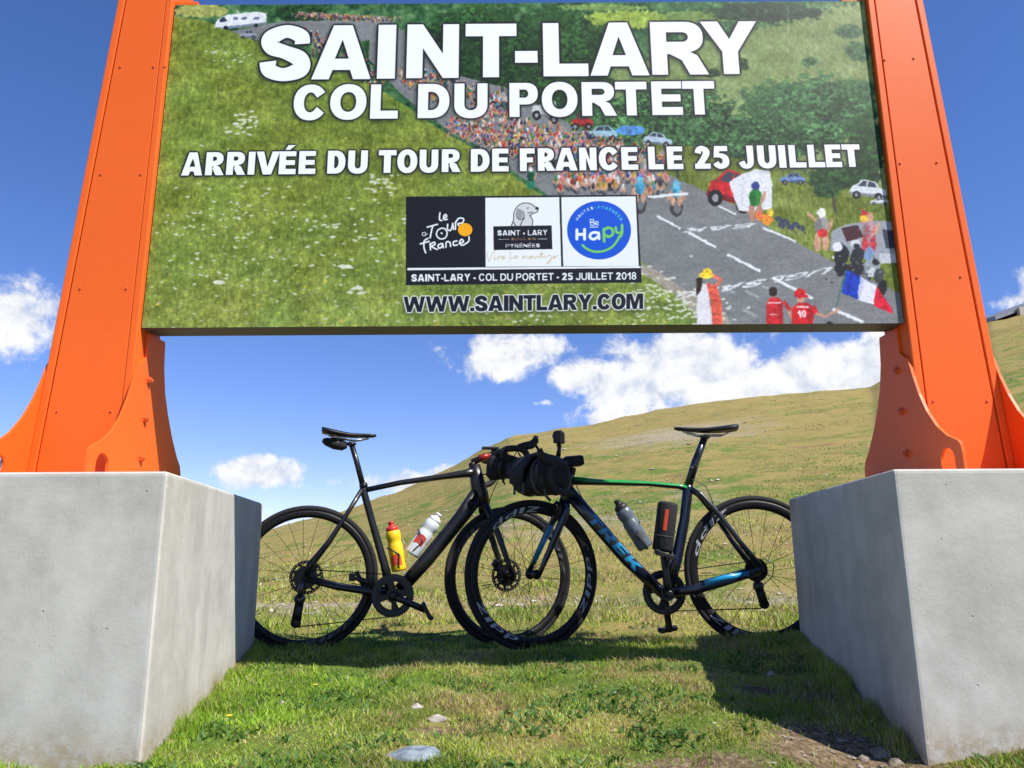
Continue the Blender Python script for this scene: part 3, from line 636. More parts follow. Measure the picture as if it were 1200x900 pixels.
    if ch == 'G':
        g = glyph('C', w, s, t); g.append([_rect(h, .32, w, .53)]); g.append([_rect(w - s, .05, w, .5)]); return g
    return []

GW = dict(I=.32, L=.74, T=.86, E=.80, F=.78, N=.96, M=1.18, A=1.05, V=1.02, W=1.5, Y=1.0, O=.98, C=.94, D=.94, P=.86, R=.95, U=.92, J=.76, S=.88, K=.98, B=.9, G=.97, Z=.8)
GW['H'] = .94; GW['É'] = .80; GW['2'] = GW['5'] = GW['0'] = GW['8'] = .78; GW['1'] = .52; GW['-'] = .38; GW['.'] = .28; GW[' '] = .34

def layout(text, gap=.07, s=.30, t=.235):
    """[(groups shifted in x)], total width"""
    x = 0; out = []
    for ch in text:
        w = GW[ch]
        for g in glyph(ch, w, s, t): out.append([[(p[0] + x, p[1]) for p in c] for c in g])
        x += w + (gap if ch != ' ' else .0)
    return out, x - gap

# ------------------------------------------------------------------ the printed picture, painted with numpy in the board's own plane
def make_poster():
    PW, PH = 2048, 1000
    rng = np.random.default_rng(5)
    # the print was measured from a tilted view: this homography undoes the tilt, the paint lies flat on the board
    src = [(205, 8), (1012, -1), (1060, 378), (166, 385)]
    dst = [(0, 0), (PW, 0), (PW, PH), (0, PH)]
    A = []; B = []
    for (x, y), (u, v) in zip(src, dst):
        A.append([x, y, 1, 0, 0, 0, -u * x, -u * y]); B.append(u)
        A.append([0, 0, 0, x, y, 1, -v * x, -v * y]); B.append(v)
    hm = np.append(np.linalg.solve(np.array(A, float), np.array(B, float)), 1).reshape(3, 3)
    def T(p):
        q = hm @ np.array([p[0], p[1], 1.0]); return (q[0] / q[2], q[1] / q[2])
    hi = np.linalg.inv(hm)
    vv, uu = np.mgrid[0:PH, 0:PW].astype(np.float32)
    den = hi[2, 0] * uu + hi[2, 1] * vv + hi[2, 2]
    X = (hi[0, 0] * uu + hi[0, 1] * vv + hi[0, 2]) / den
    Y = (hi[1, 0] * uu + hi[1, 1] * vv + hi[1, 2]) / den

    def noise(cx, cy, seed):
        r = np.random.default_rng(seed)
        gx, gy = int(PW / cx) + 3, int(PH / cy) + 3
        g = r.random((gy, gx)).astype(np.float32)
        fx = uu / cx; fy = vv / cy
        ix = fx.astype(int); iy = fy.astype(int); tx = fx - ix; ty = fy - iy
        tx = tx * tx * (3 - 2 * tx); ty = ty * ty * (3 - 2 * ty)
        return (g[iy, ix] * (1 - tx) + g[iy, ix + 1] * tx) * (1 - ty) + (g[iy + 1, ix] * (1 - tx) + g[iy + 1, ix + 1] * tx) * ty - .5
    def c(r, g, b): return np.array([r, g, b], np.float32) / 255
    img = np.zeros((PH, PW, 3), np.float32)

    def cover(groups, ss=3):
        """antialiased coverage of polygons (poster pixels) -> (y0,y1,x0,x1,mask)"""
        pts = np.array([p for g in groups for ct in g for p in ct])
        x0, y0 = np.floor(pts.min(0)).astype(int) - 1; x1, y1 = np.ceil(pts.max(0)).astype(int) + 2
        x0 = max(x0, 0); y0 = max(y0, 0); x1 = min(x1, PW); y1 = min(y1, PH)
        if x1 <= x0 or y1 <= y0: return None
        ys = y0 + (np.arange((y1 - y0) * ss) + .5) / ss; xs = x0 + (np.arange((x1 - x0) * ss) + .5) / ss
        tot = np.zeros((len(ys), len(xs)), bool)
        for g in groups:
            m = np.zeros_like(tot)
            for ct in g:
                for i in range(len(ct)):
                    (ax, ay), (bx, by) = ct[i], ct[(i + 1) % len(ct)]
                    if ay == by: continue
                    r = np.nonzero((ys >= min(ay, by)) & (ys < max(ay, by)))[0]
                    if not len(r): continue
                    xi = ax + (ys[r] - ay) / (by - ay) * (bx - ax)
                    m[r[0]:r[-1] + 1] ^= xs[None, :] < xi[:, None]
            tot |= m
        k = tot.reshape(y1 - y0, ss, x1 - x0, ss).mean((1, 3)).astype(np.float32)
        return y0, y1, x0, x1, k
    def put(cv, col, a=1.0):
        if cv is None: return
        y0, y1, x0, x1, k = cv
        col = np.asarray(col, np.float32)
        if col.ndim == 3: col = col[y0:y1, x0:x1]
        img[y0:y1, x0:x1] += (col - img[y0:y1, x0:x1]) * (k * a)[..., None]
    def poly(pts, col, a=1.0, ss=2): put(cover([[[T(p) for p in pts]]], ss), col, a)
    def ell(x, y, rx, ry, col, a=1.0, n=10, rot=0):
        cr, sr = math.cos(math.radians(rot)), math.sin(math.radians(rot))
        poly([(x + rx * math.cos(t) * cr - ry * math.sin(t) * sr, y + rx * math.cos(t) * sr + ry * math.sin(t) * cr) for t in [i * 2 * math.pi / n for i in range(n)]], col, a)
    def line(pts, w, col, a=1.0):
        for p, q in zip(pts, pts[1:]):
            dx, dy = q[0] - p[0], q[1] - p[1]; l = math.hypot(dx, dy) or 1; nx, ny = -dy / l * w / 2, dx / l * w / 2
            poly([(p[0] + nx, p[1] + ny), (q[0] + nx, q[1] + ny), (q[0] - nx, q[1] - ny), (p[0] - nx, p[1] - ny)], col, a)
    def blur(m, r):
        for ax in (0, 1):
            for _ in range(2):
                p = np.pad(m, [(r + 1, r) if k == ax else (0, 0) for k in (0, 1)], mode='edge')
                cs = np.cumsum(p, ax, dtype=np.float64)
                n = m.shape[ax]
                m = (np.take(cs, range(2 * r + 1, 2 * r + 1 + n), ax) - np.take(cs, range(0, n), ax)) / (2 * r + 1)
        return m.astype(np.float32)
    def fullmask(groups):
        m = np.zeros((PH, PW), np.float32)
        for g in groups:
            cv = cover([g], 3)
            if cv: m[cv[0]:cv[1], cv[2]:cv[3]] = np.maximum(m[cv[0]:cv[1], cv[2]:cv[3]], cv[4])
        return m
    fine = noise(2.2, 3.2, 1); mid = noise(7, 9, 2); big = noise(60, 38, 3); huge = noise(210, 130, 4); streak = noise(3, 16, 6)
    # far wooded slope
    img[:] = c(62, 104, 62) + (mid * .16 + noise(22, 13, 7) * .22 + big * .16)[..., None] * np.array([1, 1.05, .7]) + (fine * .07)[..., None]
    def paint(mask, col, a=1.0): img[:] = img + (col - img) * (np.clip(mask, 0, 1) * a)[..., None]
    def sm(x): return np.clip(x, 0, 1)
    # pale fields at the top
    for (cx, cy, rx, ry, col) in ((735, 22, 62, 12, c(150, 172, 70)), (700, 8, 60, 4, c(120, 150, 80)), (690, 55, 28, 22, c(120, 150, 70)), (620, 78, 14, 8, c(150, 160, 60)), (235, 14, 34, 9, c(160, 165, 90)), (820, 18, 55, 7, c(110, 138, 70))):
        paint(sm((1 - ((X - cx) / rx) ** 2 - ((Y - cy) / ry) ** 2) * 3 + mid * 1.5), col + mid[..., None] * .12)
    # open hillside on the right
    edge = 62 - (X - 760) * .27
    hs = c(124, 142, 84) + (big * .12 + mid * .07 + streak * .05)[..., None] + np.array([.03, .02, .03]) * np.clip((X - 840) / 200, 0, 1)[..., None]
    paint(sm((Y - edge) / 6 + mid * 2) * sm((X - 700) / 20) * sm((330 - Y) / 10), hs)
    # trees: crowns of mottled foliage, lit from above, with uneven edges
    f1, f2, f3, f4 = noise(4, 4, 31), noise(10, 9, 32), noise(26, 22, 33), noise(2.4, 2.4, 34)
    def crown(x, y, rx, ry, dark, light, soft=.5):
        cs_ = [T((x + a_ * rx * 1.5, y + b_ * ry * 1.5)) for a_ in (-1, 1) for b_ in (-1, 1)]
        xa, xb = max(int(min(p[0] for p in cs_)), 0), min(int(max(p[0] for p in cs_)) + 1, PW); ya, yb = max(int(min(p[1] for p in cs_)), 0), min(int(max(p[1] for p in cs_)) + 1, PH)
        if xb <= xa or yb <= ya: return
        S = (slice(ya, yb), slice(xa, xb))
        d_ = 1 - np.sqrt(((X[S] - x) / rx) ** 2 + ((Y[S] - y) / ry) ** 2)
        k = np.clip((d_ + f3[S] * .35 + f2[S] * .30 + f1[S] * .16) * min(rx, ry) / 2.2, 0, 1)[..., None]
        l = np.clip(.42 + f1[S] * .75 + f2[S] * .75 + f4[S] * .5 - (Y[S] - y) / ry * .22 - (X[S] - x) / rx * .05, 0, 1)[..., None]
        col = (c(*dark) * (1 - l) + c(*light) * l)
        img[S] += (col - img[S]) * k
    def clump(x, y, rx, ry, n, cols, r0=5):
        dark = np.array(min(cols, key=sum)) * .62; light = np.array(max(cols, key=sum)) * 1.18
        crown(x, y, rx, ry, dark * 1.1, light * .8)
        for i in range(max(2, n // 34)):
            a = rng.random() * 6.283; d = math.sqrt(rng.random()) * .8; q_ = rng.uniform(.85, 1.1)
            crown(x + rx * d * math.cos(a), y + ry * d * math.sin(a), max(7, rx * rng.uniform(.16, .34)), max(5, ry * rng.uniform(.22, .40)), dark * q_, light * q_)
    dk = [(28, 62, 30), (38, 78, 38), (46, 90, 42), (30, 66, 40), (58, 104, 48)]
    mdg = [(60, 104, 62), (72, 122, 72), (56, 96, 58), (92, 142, 86)]
    clump(660, 70, 60, 60, 220, dk, 6); clump(590, 80, 95, 62, 700, dk, 6); clump(560, 45, 70, 40, 320, dk, 6); clump(350, 16, 36, 14, 120, dk, 5); clump(448, 55, 22, 32, 130, dk, 5)
    clump(900, 12, 75, 12, 200, [(44, 72, 52), (56, 86, 60), (38, 64, 48)], 6); clump(780, 140, 90, 45, 420, dk + mdg, 6); clump(945, 128, 85, 42, 620, mdg, 6); clump(880, 160, 120, 26, 420, mdg + dk, 6); clump(1015, 175, 22, 50, 170, dk, 6)
    clump(995, 34, 17, 10, 50, mdg, 5); clump(1005, 58, 17, 12, 40, mdg, 5); clump(948, 70, 10, 5, 16, mdg, 4); clump(1000, 105, 26, 16, 60, mdg, 5); clump(868, 72, 8, 7, 20, dk, 4); clump(835, 84, 10, 6, 16, dk, 4)
    line([(922, 5), (922, 38)], .8, c(170, 175, 165), .7)
    # verge to the right of the road
    g2 = c(112, 126, 48) + (streak * .16 + big * .14 + fine * .1)[..., None]
    poly([(838, 178), (905, 196), (965, 206), (1060, 226), (1075, 380), (1035, 345), (950, 300), (870, 245), (800, 215), (812, 186)], g2)
    poly([(760, 168), (835, 172), (870, 190), (800, 218), (755, 205)], g2 * .93)
    clump(975, 205, 34, 16, 150, dk, 5)
    line([(974, 212), (978, 248)], 3.5, c(76, 68, 50)); clump(968, 222, 18, 10, 50, dk, 4)
    # road
    rd = c(124, 126, 128) + (fine * .05 + big * .04 + noise(30, 6, 9) * .04)[..., None]
    poly([(433, 20), (452, 20), (520, 85), (600, 105), (690, 160), (760, 195), (800, 212), (862, 240), (905, 268), (965, 300), (1075, 352), (1090, 400), (872, 400), (850, 372), (760, 312), (690, 262), (610, 208), (560, 172), (520, 150), (470, 112), (430, 70)], rd)
    poly([(250, 42), (330, 26), (440, 24), (436, 48), (330, 52), (300, 48)], rd * 1.02)
    # left meadow
    lum = (streak * .11 + fine * .09 + mid * .08 + noise(18, 14, 35) * .09 + big * .12 + huge * .06)
    md = c(118, 134, 52) + lum[..., None] * np.array([1, 1, .7]) + (noise(90, 60, 12) * .06)[..., None] * np.array([1, .2, 0]) + np.clip((Y - 230) / 160, 0, 1)[..., None] * np.array([.03, .03, .05])
    poly([(150, 12), (240, 26), (300, 50), (345, 60), (430, 96), (470, 122), (520, 156), (566, 180), (608, 212), (692, 268), (762, 316), (832, 360), (850, 400), (150, 400)], md)
    poly([(748, 308), (760, 312), (850, 370), (872, 400), (835, 400), (800, 352), (745, 316)], c(160, 152, 138) + mid[..., None] * .1)
    for i in range(2600):
        x = rng.uniform(165, 840); y = rng.uniform(30, 386)
        if y < 60 + max(0, (x - 300)) * .60: continue
        t = (y - 60) / 330
        k = rng.random()
        if k > .25 + .75 * t: continue
        col = [(205, 210, 190), (214, 205, 200), (190, 180, 60), (176, 160, 150), (90, 110, 30), (60, 90, 25), (210, 190, 60)][rng.integers(0, 7)]
        ell(x, y, rng.uniform(.6, 1.9) * (.5 + t), rng.uniform(.35, 1.0) * (.5 + t), c(*col), rng.uniform(.45, .95), 6)
    def heads(x, y, w, h, n, r):
        for _ in range(n): ell(x + rng.normal() * w, y + rng.normal() * h, r * rng.uniform(.6, 1.5), r * .45, c(215, 218, 200), .9, 7, rng.uniform(-15, 15))
    heads(282, 146, 10, 7, 34, 2.6); heads(445, 215, 12, 9, 40, 2.2); heads(265, 66, 14, 5, 24, 1.6); heads(300, 255, 60, 22, 40, 2.2); heads(232, 260, 40, 45, 40, 2.2); heads(420, 268, 25, 12, 22, 3)
    heads(355, 300, 80, 30, 46, 2.6); heads(795, 352, 22, 14, 60, 3.0); heads(760, 345, 10, 14, 34, 2.6); heads(830, 366, 20, 8, 30, 3); heads(600, 364, 90, 10, 34, 2.2); heads(404, 312, 3, 2, 5, 5); heads(256, 332, 3, 1, 4, 4); heads(415, 340, 5, 3, 5, 4)
    # camper van and parked cars
    def car(x, y, w, h, col, rot=0, d=1):
        cr, sr = math.cos(math.radians(rot)), math.sin(math.radians(rot))
        q = lambda pts: [(x + (a * d * w) * cr - (-b * h) * sr, y + (a * d * w) * sr + (-b * h) * cr) for a, b in pts]
        k = c(*col)
        poly(q([(-.5, .1), (-.5, .42), (-.46, .55), (-.3, .62), (-.16, .95), (.2, 1), (.36, .66), (.48, .52), (.5, .14)]), k)
        poly(q([(-.5, .1), (-.5, .25), (.5, .28), (.5, .12)]), k * .6)
        poly(q([(-.22, .64), (-.13, .9), (.02, .93), (.02, .64)]), c(58, 66, 80)); poly(q([(.06, .64), (.06, .93), (.18, .93), (.3, .64)]), c(58, 66, 80))
        for a in (-.3, .3):
            cx, cy = q([(a, .12)])[0]; ell(cx, cy, h * .22, h * .24, c(24, 24, 26)); ell(cx, cy, h * .1, h * .12, c(150, 150, 155))
    poly([(250, 34), (254, 24), (264, 19), (300, 15), (311, 17), (311, 29), (290, 32), (268, 35)], c(222, 226, 230)); poly([(250, 34), (268, 35), (311, 29), (311, 27), (268, 32)], c(120, 130, 150))
    poly([(256, 24), (262, 21), (265, 26), (257, 28)], c(50, 60, 80))
    for x in (272, 282, 296): poly([(x, 22), (x + 6, 21), (x + 6, 24.5), (x, 25)], c(100, 115, 140))
    ell(264, 34, 2.6, 2.2, c(30, 30, 34)); ell(299, 31, 2.6, 2.2, c(30, 30, 34)); poly([(276, 12), (280, 17), (277, 17)], c(230, 230, 235))
    car(290, 46, 20, 9, (150, 156, 168)); car(322, 44, 22, 8, (168, 170, 175))
    car(583, 124, 24, 17, (205, 210, 216)); car(636, 140, 34, 24, (205, 206, 208), 14); car(680, 150, 26, 18, (170, 45, 40)); car(704, 164, 38, 18, (150, 190, 210)); car(768, 170, 34, 16, (175, 196, 214), 6, -1)
    ell(737, 152, 17, 6, c(80, 140, 205), 1, 16); line([(737, 152), (738, 168)], 1, c(60, 80, 110))
    # the crowd and the riders, hundreds of small figures
    kit = [(190, 40, 40), (220, 218, 214), (40, 60, 130), (60, 150, 190), (200, 160, 50), (40, 40, 46), (210, 120, 130), (60, 130, 70), (150, 110, 160), (235, 230, 230), (200, 90, 50)]
    skin = c(196, 150, 122)
    def figure(x, y, h, top=None, legs=None):
        top = c(*(top or kit[rng.integers(0, len(kit))])) * rng.uniform(.6, 1.0); legs = c(*(legs or [(60, 56, 60), (190, 150, 124), (44, 46, 60)][rng.integers(0, 3)]))
        ell(x - h * .09, y - h * .22, h * .09, h * .26, legs, 1, 6); ell(x + h * .1, y - h * .24, h * .09, h * .26, legs, 1, 6)
        ell(x, y - h * .6, h * .17, h * .24, top, 1, 10); ell(x - h * .07, y - h * .57, h * .09, h * .20, top * .62, .6, 8); ell(x + h * .2, y - h * .6, h * .06, h * .2, skin, .9, 6, 20); ell(x, y - h * .9, h * .11, h * .12, skin if rng.random() < .5 else c(*kit[rng.integers(0, len(kit))]), 1, 7)
    def rider(x, y, h, top=None):
        ell(x, y - h * .2, h * .2, h * .3, c(40, 42, 46), .8, 8); ell(x + h * .03, y - h * .2, h * .12, h * .2, c(120, 124, 128), .8, 8)
        k = c(*(top or kit[rng.integers(0, len(kit))]))
        ell(x - h * .1, y - h * .42, h * .08, h * .2, skin, 1, 6); ell(x + h * .1, y - h * .4, h * .08, h * .2, skin, 1, 6)
        ell(x, y - h * .66, h * .16, h * .19, k, 1, 9); ell(x - h * .06, y - h * .62, h * .08, h * .15, k * .6, .6, 7); ell(x - h * .2, y - h * .55, h * .06, h * .18, skin, 1, 6, 20); ell(x + h * .2, y - h * .55, h * .06, h * .18, skin, 1, 6, -20); ell(x, y - h * .9, h * .12, h * .11, k * .8 + .15, 1, 7)
    fig = []
    for _ in range(150): t = rng.random(); fig.append((350 + t * 100 + rng.normal() * 8, 20 + 3 * rng.random() + t * 5, 6, 0))
    for _ in range(110): t = rng.random(); fig.append((356 + t * 90 + rng.normal() * 6, 44 + t * 60 + rng.normal() * 4, 8, 0))
    for _ in range(70): t = rng.random(); fig.append((466 + t * 60, 92 + t * 30 + rng.normal() * 4, 9, 1))
    for _ in range(90): t = rng.random(); fig.append((470 + t * 130, 88 + t * 40 + rng.normal() * 6, 10, 0))
    for _ in range(760):
        t = rng.random(); s_ = rng.uniform(-1, 1)
        fig.append((536 + t * 190 + s_ * 20, 140 + t * 72 - s_ * 14 + rng.normal() * 3, 8 + 5 * t, 1 if rng.random() < .75 else 0))
    for _ in range(150): t = rng.random(); fig.append((640 + t * 150 + rng.normal() * 4, 158 + t * 38 + rng.normal() * 5, 9 + 3 * t, 0))
    for _ in range(90): t = rng.random(); fig.append((645 + t * 135, 218 + rng.normal() * 6, 14, 1))
    fig.sort(key=lambda f: f[1])
    for x, y, h, k in fig: (rider if k else figure)(x, y, h)
    figure(620, 222, 26, (30, 140, 90), (30, 120, 90))
    rider(748, 246, 40, (70, 160, 200)); rider(791, 250, 40, (80, 165, 200)); rider(772, 228, 22, (60, 62, 70))
    # road paint
    wh = c(226, 228, 230)
    for a in (((768, 252), (796, 267), 2.6), ((806, 272), (838, 289), 2.8), ((851, 297), (890, 317), 3.2), ((905, 325), (952, 349), 3.4), ((975, 361), (1012, 377), 3.6), ((831, 236), (861, 250), 2.2), ((893, 266), (932, 282), 2.4), ((975, 300), (990, 307), 2.6), ((757, 230), (805, 226), 3)): line(a[:2], a[2], wh)
    def roadtext(txt, x0, y0, ux, uy, vx, vy):
        g, w = layout(txt, .12, .2, .2)
        put(cover([[[T((x0 + p[0] * ux + p[1] * vx, y0 + p[0] * uy + p[1] * vy)) for p in ct] for ct in gr] for gr in g], 2), wh, .9)
    roadtext('BAK', 885, 260, -26, 2.2, -8, 5.5)            # read upside down, as painted for the riders
    roadtext('UGLSAEG', 978, 311, -26, 4.6, -12, 9)
    for x, y in ((845, 335), (872, 340), (892, 334), (870, 362)): line([(x, y), (x + 16, y + 8)], 3, wh, .35)
    # red car, white sheet, people on the verge
    car(852, 240, 56, 42, (196, 30, 38), 14, -1); poly([(853, 212), (866, 204), (884, 197), (900, 198), (904, 215), (903, 244), (880, 247), (864, 246), (858, 228)], c(222, 222, 228)); line([(870, 204), (868, 244)], 1, c(190, 190, 200), .7); line([(890, 200), (894, 245)], 1, c(195, 195, 205), .7)
    figure(884, 258, 46, (46, 190, 70), (180, 130, 110)); ell(898, 256, 7, 7, c(230, 140, 40)); ell(902, 248, 4, 5, c(225, 195, 60)); ell(889, 252, 5, 5, c(220, 110, 60))
    for x, y in ((912, 256), (920, 259), (932, 262), (915, 263), (926, 265), (938, 266)): ell(x, y, 5, 3.5, c(44, 56, 90), .85, 8, 20); line([(x, y), (x + 5, y + 7)], 1, c(60, 64, 76), .8); line([(x, y), (x - 3, y + 7)], 1, c(150, 150, 160), .6)
    car(928, 214, 30, 13, (110, 140, 190)); car(1016, 231, 44, 22, (214, 218, 224), 6, -1); car(1030, 238, 22, 8, (210, 214, 220))
    figure(962, 293, 50, (226, 222, 222), (200, 150, 124)); ell(963, 272, 6, 5, c(205, 44, 44)); ell(961, 248, 6, 3, c(232, 230, 224)); line([(956, 258), (945, 248)], 2.5, skin)
    poly([(972, 292), (974, 270), (990, 262), (1020, 257), (1047, 258), (1056, 306), (1030, 308), (1008, 302)], c(150, 156, 164)); poly([(985, 266), (1005, 262), (1012, 276), (992, 282)], c(70, 36, 44)); poly([(1034, 268), (1052, 268), (1054, 288), (1038, 290)], c(54, 58, 70)); poly([(1030, 296), (1056, 295), (1056, 306), (1032, 308)], c(190, 194, 200)); ell(984, 292, 6, 9, c(30, 30, 34))
    figure(1018, 296, 48, (230, 190, 195), (190, 60, 70))
    for _ in range(26): ell(1018 + rng.normal() * 5, 270 + rng.normal() * 7, 1, 1, c(200, 50, 60), .9, 5)
    ell(1012, 254, 5, 5, c(225, 180, 60)); poly([(1008, 252), (1010, 243), (1018, 250)], c(200, 50, 60))
    # motorcycle with two riders
    for (x, y, rx, ry, col) in ((1006, 318, 17, 12, (34, 35, 40)), (985, 314, 8, 9, (32, 33, 38)), (1004, 300, 8, 12, (36, 38, 44)), (986, 298, 9, 12, (30, 32, 38)), (1022, 312, 10, 12, (150, 160, 170)), (1021, 318, 5, 6, (200, 206, 212)), (1033, 338, 6, 12, (26, 26, 28)), (1030, 322, 6, 9, (60, 64, 70)), (1018, 296, 6, 8, (120, 150, 190)), (1026, 306, 4, 4, (30, 32, 36)), (1012, 325, 6, 6, (110, 116, 122))): ell(x, y, rx, ry, c(*col), .95, 12, 15)
    ell(981, 288, 6, 6, c(225, 226, 230), 1, 12); ell(1002, 284, 6, 5, c(210, 212, 216), 1, 12); ell(1003, 287, 4, 3, c(40, 44, 50), 1, 10)
    for _ in range(60): ell(1008 + rng.normal() * 14, 316 + rng.normal() * 12, 1.4, 1, c(*[(170, 175, 182), (20, 20, 24), (90, 94, 100)][rng.integers(0, 3)]), .8, 5)
    # flag and the people at the lower edge
    line([(980, 358), (991, 316)], 1.6, c(60, 110, 90))
    poly([(992, 315), (1008, 323), (1005, 350), (986, 342)], c(24, 62, 180)); poly([(1008, 323), (1027, 334), (1024, 356), (1005, 350)], c(222, 222, 236)); poly([(1027, 334), (1046, 362), (1046, 367), (1024, 357)], c(214, 30, 52))
    poly([(1008, 323), (1012, 326), (1008, 350), (1005, 350)], c(190, 194, 220)); poly([(996, 318), (999, 319), (994, 345), (991, 344)], c(18, 46, 150))
    def fan(x, w, y0, y1, col):
        w = w * .92
        poly([(x - w, y1), (x - w * .95, y0 + 6), (x - w * .5, y0), (x + w * .5, y0), (x + w * .95, y0 + 6), (x + w, y1)], c(*col)); poly([(x + w * .3, y0 + 2), (x + w * .9, y0 + 8), (x + w, y1), (x + w * .6, y1)], c(*col) * .82)
    fan(907, 11, 348, 384, (198, 40, 44)); ell(905, 341, 5, 6, c(48, 36, 32), 1, 12); line([(899, 354), (914, 354)], 2, c(235, 215, 215), .8); line([(901, 368), (912, 368)], 1.4, c(235, 215, 215), .7); line([(918, 352), (926, 364)], 4, c(196, 46, 46)); line([(924, 364), (927, 372)], 3, skin)
    fan(940, 14, 354, 384, (206, 34, 40)); ell(938, 349, 5.5, 5, skin, 1, 12); ell(937, 343, 6.5, 5.5, c(214, 34, 40), 1, 14); poly([(930, 345), (945, 344), (948, 347), (931, 348)], c(190, 26, 34))
    line([(933, 359), (947, 359)], 2.2, c(238, 220, 220), .9); put(cover([[[T((934.5 + p[0] * 7, 371 - p[1] * 8)) for p in ct] for ct in gr] for gr in layout('10', .1)[0]], 3), c(238, 226, 226))
    line([(951, 358), (956, 367)], 6, c(204, 36, 42)); line([(956, 367), (967, 370)], 3.4, skin); line([(967, 370), (980, 363)], 3, skin); ell(981, 362, 2.2, 2, skin); ell(972, 381, 5, 5, c(30, 30, 34), 1, 12)
    poly([(816, 386), (815, 352), (818, 334), (828, 330), (834, 386)], c(222, 218, 224)); poly([(826, 330), (838, 334), (844, 350), (846, 384), (834, 386), (832, 352)], c(222, 92, 72)); line([(838, 334), (844, 327), (834, 322)], 4, c(222, 110, 90)); ell(826, 322, 9, 4, c(232, 200, 70), 1, 14); ell(828, 318, 5, 4.5, c(236, 196, 40), 1, 12); poly([(815, 326), (822, 324), (820, 340), (815, 346)], c(50, 32, 26))
    # a photographic print: slightly soft, slightly grainy
    wx = noise(9, 9, 41) * 3.0 + noise(3, 3, 42) * 1.2; wy = noise(9, 9, 43) * 3.0 + noise(3, 3, 44) * 1.2
    img[:] = img[np.clip(vv + wy, 0, PH - 1).astype(int), np.clip(uu + wx, 0, PW - 1).astype(int)]
    sat_ = img.max(2) - img.min(2); img *= (1 + (noise(5, 5, 45) * .32 + noise(11, 11, 46) * .28) * np.clip(sat_ * 2.2, .12, 1))[..., None]
    for k in range(3): img[..., k] = blur(img[..., k].copy(), 1) * .9 + img[..., k] * .1
    img *= (1 + noise(2, 2, 20) * .07 + noise(5, 4, 21) * .12)[..., None]
    # ---------------- the lettering
    white = c(244, 245, 250)
    def lines(specs, base, top, col=white, s=.30, t=.235):
        """specs: (char, x0, x1); base and top: photo y as functions of x"""
        out = []
        for ch, x0, x1 in specs:
            yb, yt = base((x0 + x1) / 2), top((x0 + x1) / 2); hh = yb - yt; w = (x1 - x0) / hh
            ym = (yb + yt) / 2; a0 = T((x0, ym))[0]; a1 = T((x1, ym))[0]; b0 = T(((x0 + x1) / 2, yb))[1]; b1 = T(((x0 + x1) / 2, yt))[1]
            for g in glyph(ch, w, s, t): out.append([[(a0 + (a1 - a0) * p[0] / w, b0 + (b1 - b0) * p[1]) for p in ct] for ct in g])
        return out
    L1 = [('S', 303.5, 362.5), ('A', 365, 434), ('I', 441, 462), ('N', 475, 536), ('T', 543.5, 603.5), ('-', 601.5, 628), ('L', 634.5, 687), ('A', 689, 758), ('R', 761, 827.5), ('Y', 820, 887.5)]
    L2 = [('C', 343, 382), ('O', 385.5, 428), ('L', 432.6, 465), ('D', 488, 525), ('U', 530.5, 569.5), ('P', 595, 628.5), ('O', 633, 675), ('R', 680, 721), ('T', 719.5, 756.5), ('E', 762, 798), ('T', 798.5, 836.5)]
    L3 = [('A', 213, 237.5), ('R', 240.6, 262.5), ('R', 265, 287.5), ('I', 290, 298), ('V', 299, 326.5), ('É', 326, 346), ('E', 349, 369), ('D', 382.5, 403.5), ('U', 406.5, 429.5), ('T', 442, 463), ('O', 464, 487.5), ('U', 490, 512), ('R', 516, 538.5), ('D', 550, 572), ('E', 575, 594.5), ('F', 607.5, 625), ('R', 628.5, 649), ('A', 648.5, 675), ('N', 677, 697.5), ('C', 700, 724), ('E', 726.5, 746), ('L', 758, 776), ('E', 780, 799), ('2', 812.5, 831), ('5', 833.5, 852.5), ('J', 864, 882), ('U', 886.5, 908.5), ('I', 911.5, 920), ('L', 923.5, 943.5), ('L', 946, 965.5), ('E', 966.5, 985.5), ('T', 986.5, 1008)]
    ln = lambda x0, y0, x1, y1: (lambda x: y0 + (x - x0) / (x1 - x0) * (y1 - y0))
    G1 = lines(L1, ln(303, 95.5, 887, 85), ln(303, 32, 887, 23.2))
    G2 = lines(L2, ln(343, 141.5, 836, 133), ln(343, 101, 836, 93.6))
    G3 = lines(L3, ln(213, 207, 1008, 194), ln(213, 180, 1008, 167.4))
    for G, r, dsh in ((G1, 4, 5), (G2, 3, 4), (G3, 3, 4)):
        m = fullmask(G)
        out = np.clip(blur(m, r) * 5.5, 0, 1)
        shd = np.clip(blur(np.roll(np.roll(m, dsh, 0), -dsh + 1, 1), r + 4) * 2.2, 0, 1)
        paint(shd, c(20, 26, 22), .5); paint(out, c(26, 28, 34), .92); paint(m, white)
    # web address: dark letters with a white edge
    ws, ww = layout('WWW.SAINTLARY.COM', .045, .30, .235)
    hh = 18.2; kx = 281.0 / ww
    G4 = [[[T((471.5 + p[0] * kx, 366.2 - (p[0] * kx) / 281 * 4.4 - p[1] * hh)) for p in ct] for ct in g] for g in ws]
    m = fullmask(G4)
    paint(np.clip(blur(np.roll(m, 5, 0), 6) * 2.0, 0, 1), c(24, 30, 20), .45); paint(np.clip(blur(m, 2) * 6, 0, 1), c(226, 230, 228)); paint(m, c(28, 30, 40))
    # ---------------- logo panel
    q = lambda a, b: (460 + a / 4, 220 + b / 4)
    ink = c(24, 26, 34); pw_ = c(232, 236, 240)
    poly([q(57, 43), q(1140, 31), q(1163, 443), q(57, 458)], ink, 1, 3); poly([q(64, 377), q(1157, 366), q(1158, 375), q(64, 388)], pw_, 1, 3)
    poly([q(428, 47), q(775, 43), q(785, 368), q(430, 371)], pw_, 1, 3); poly([q(784, 43), q(1134, 38), q(1149, 366), q(794, 368)], pw_, 1, 3)
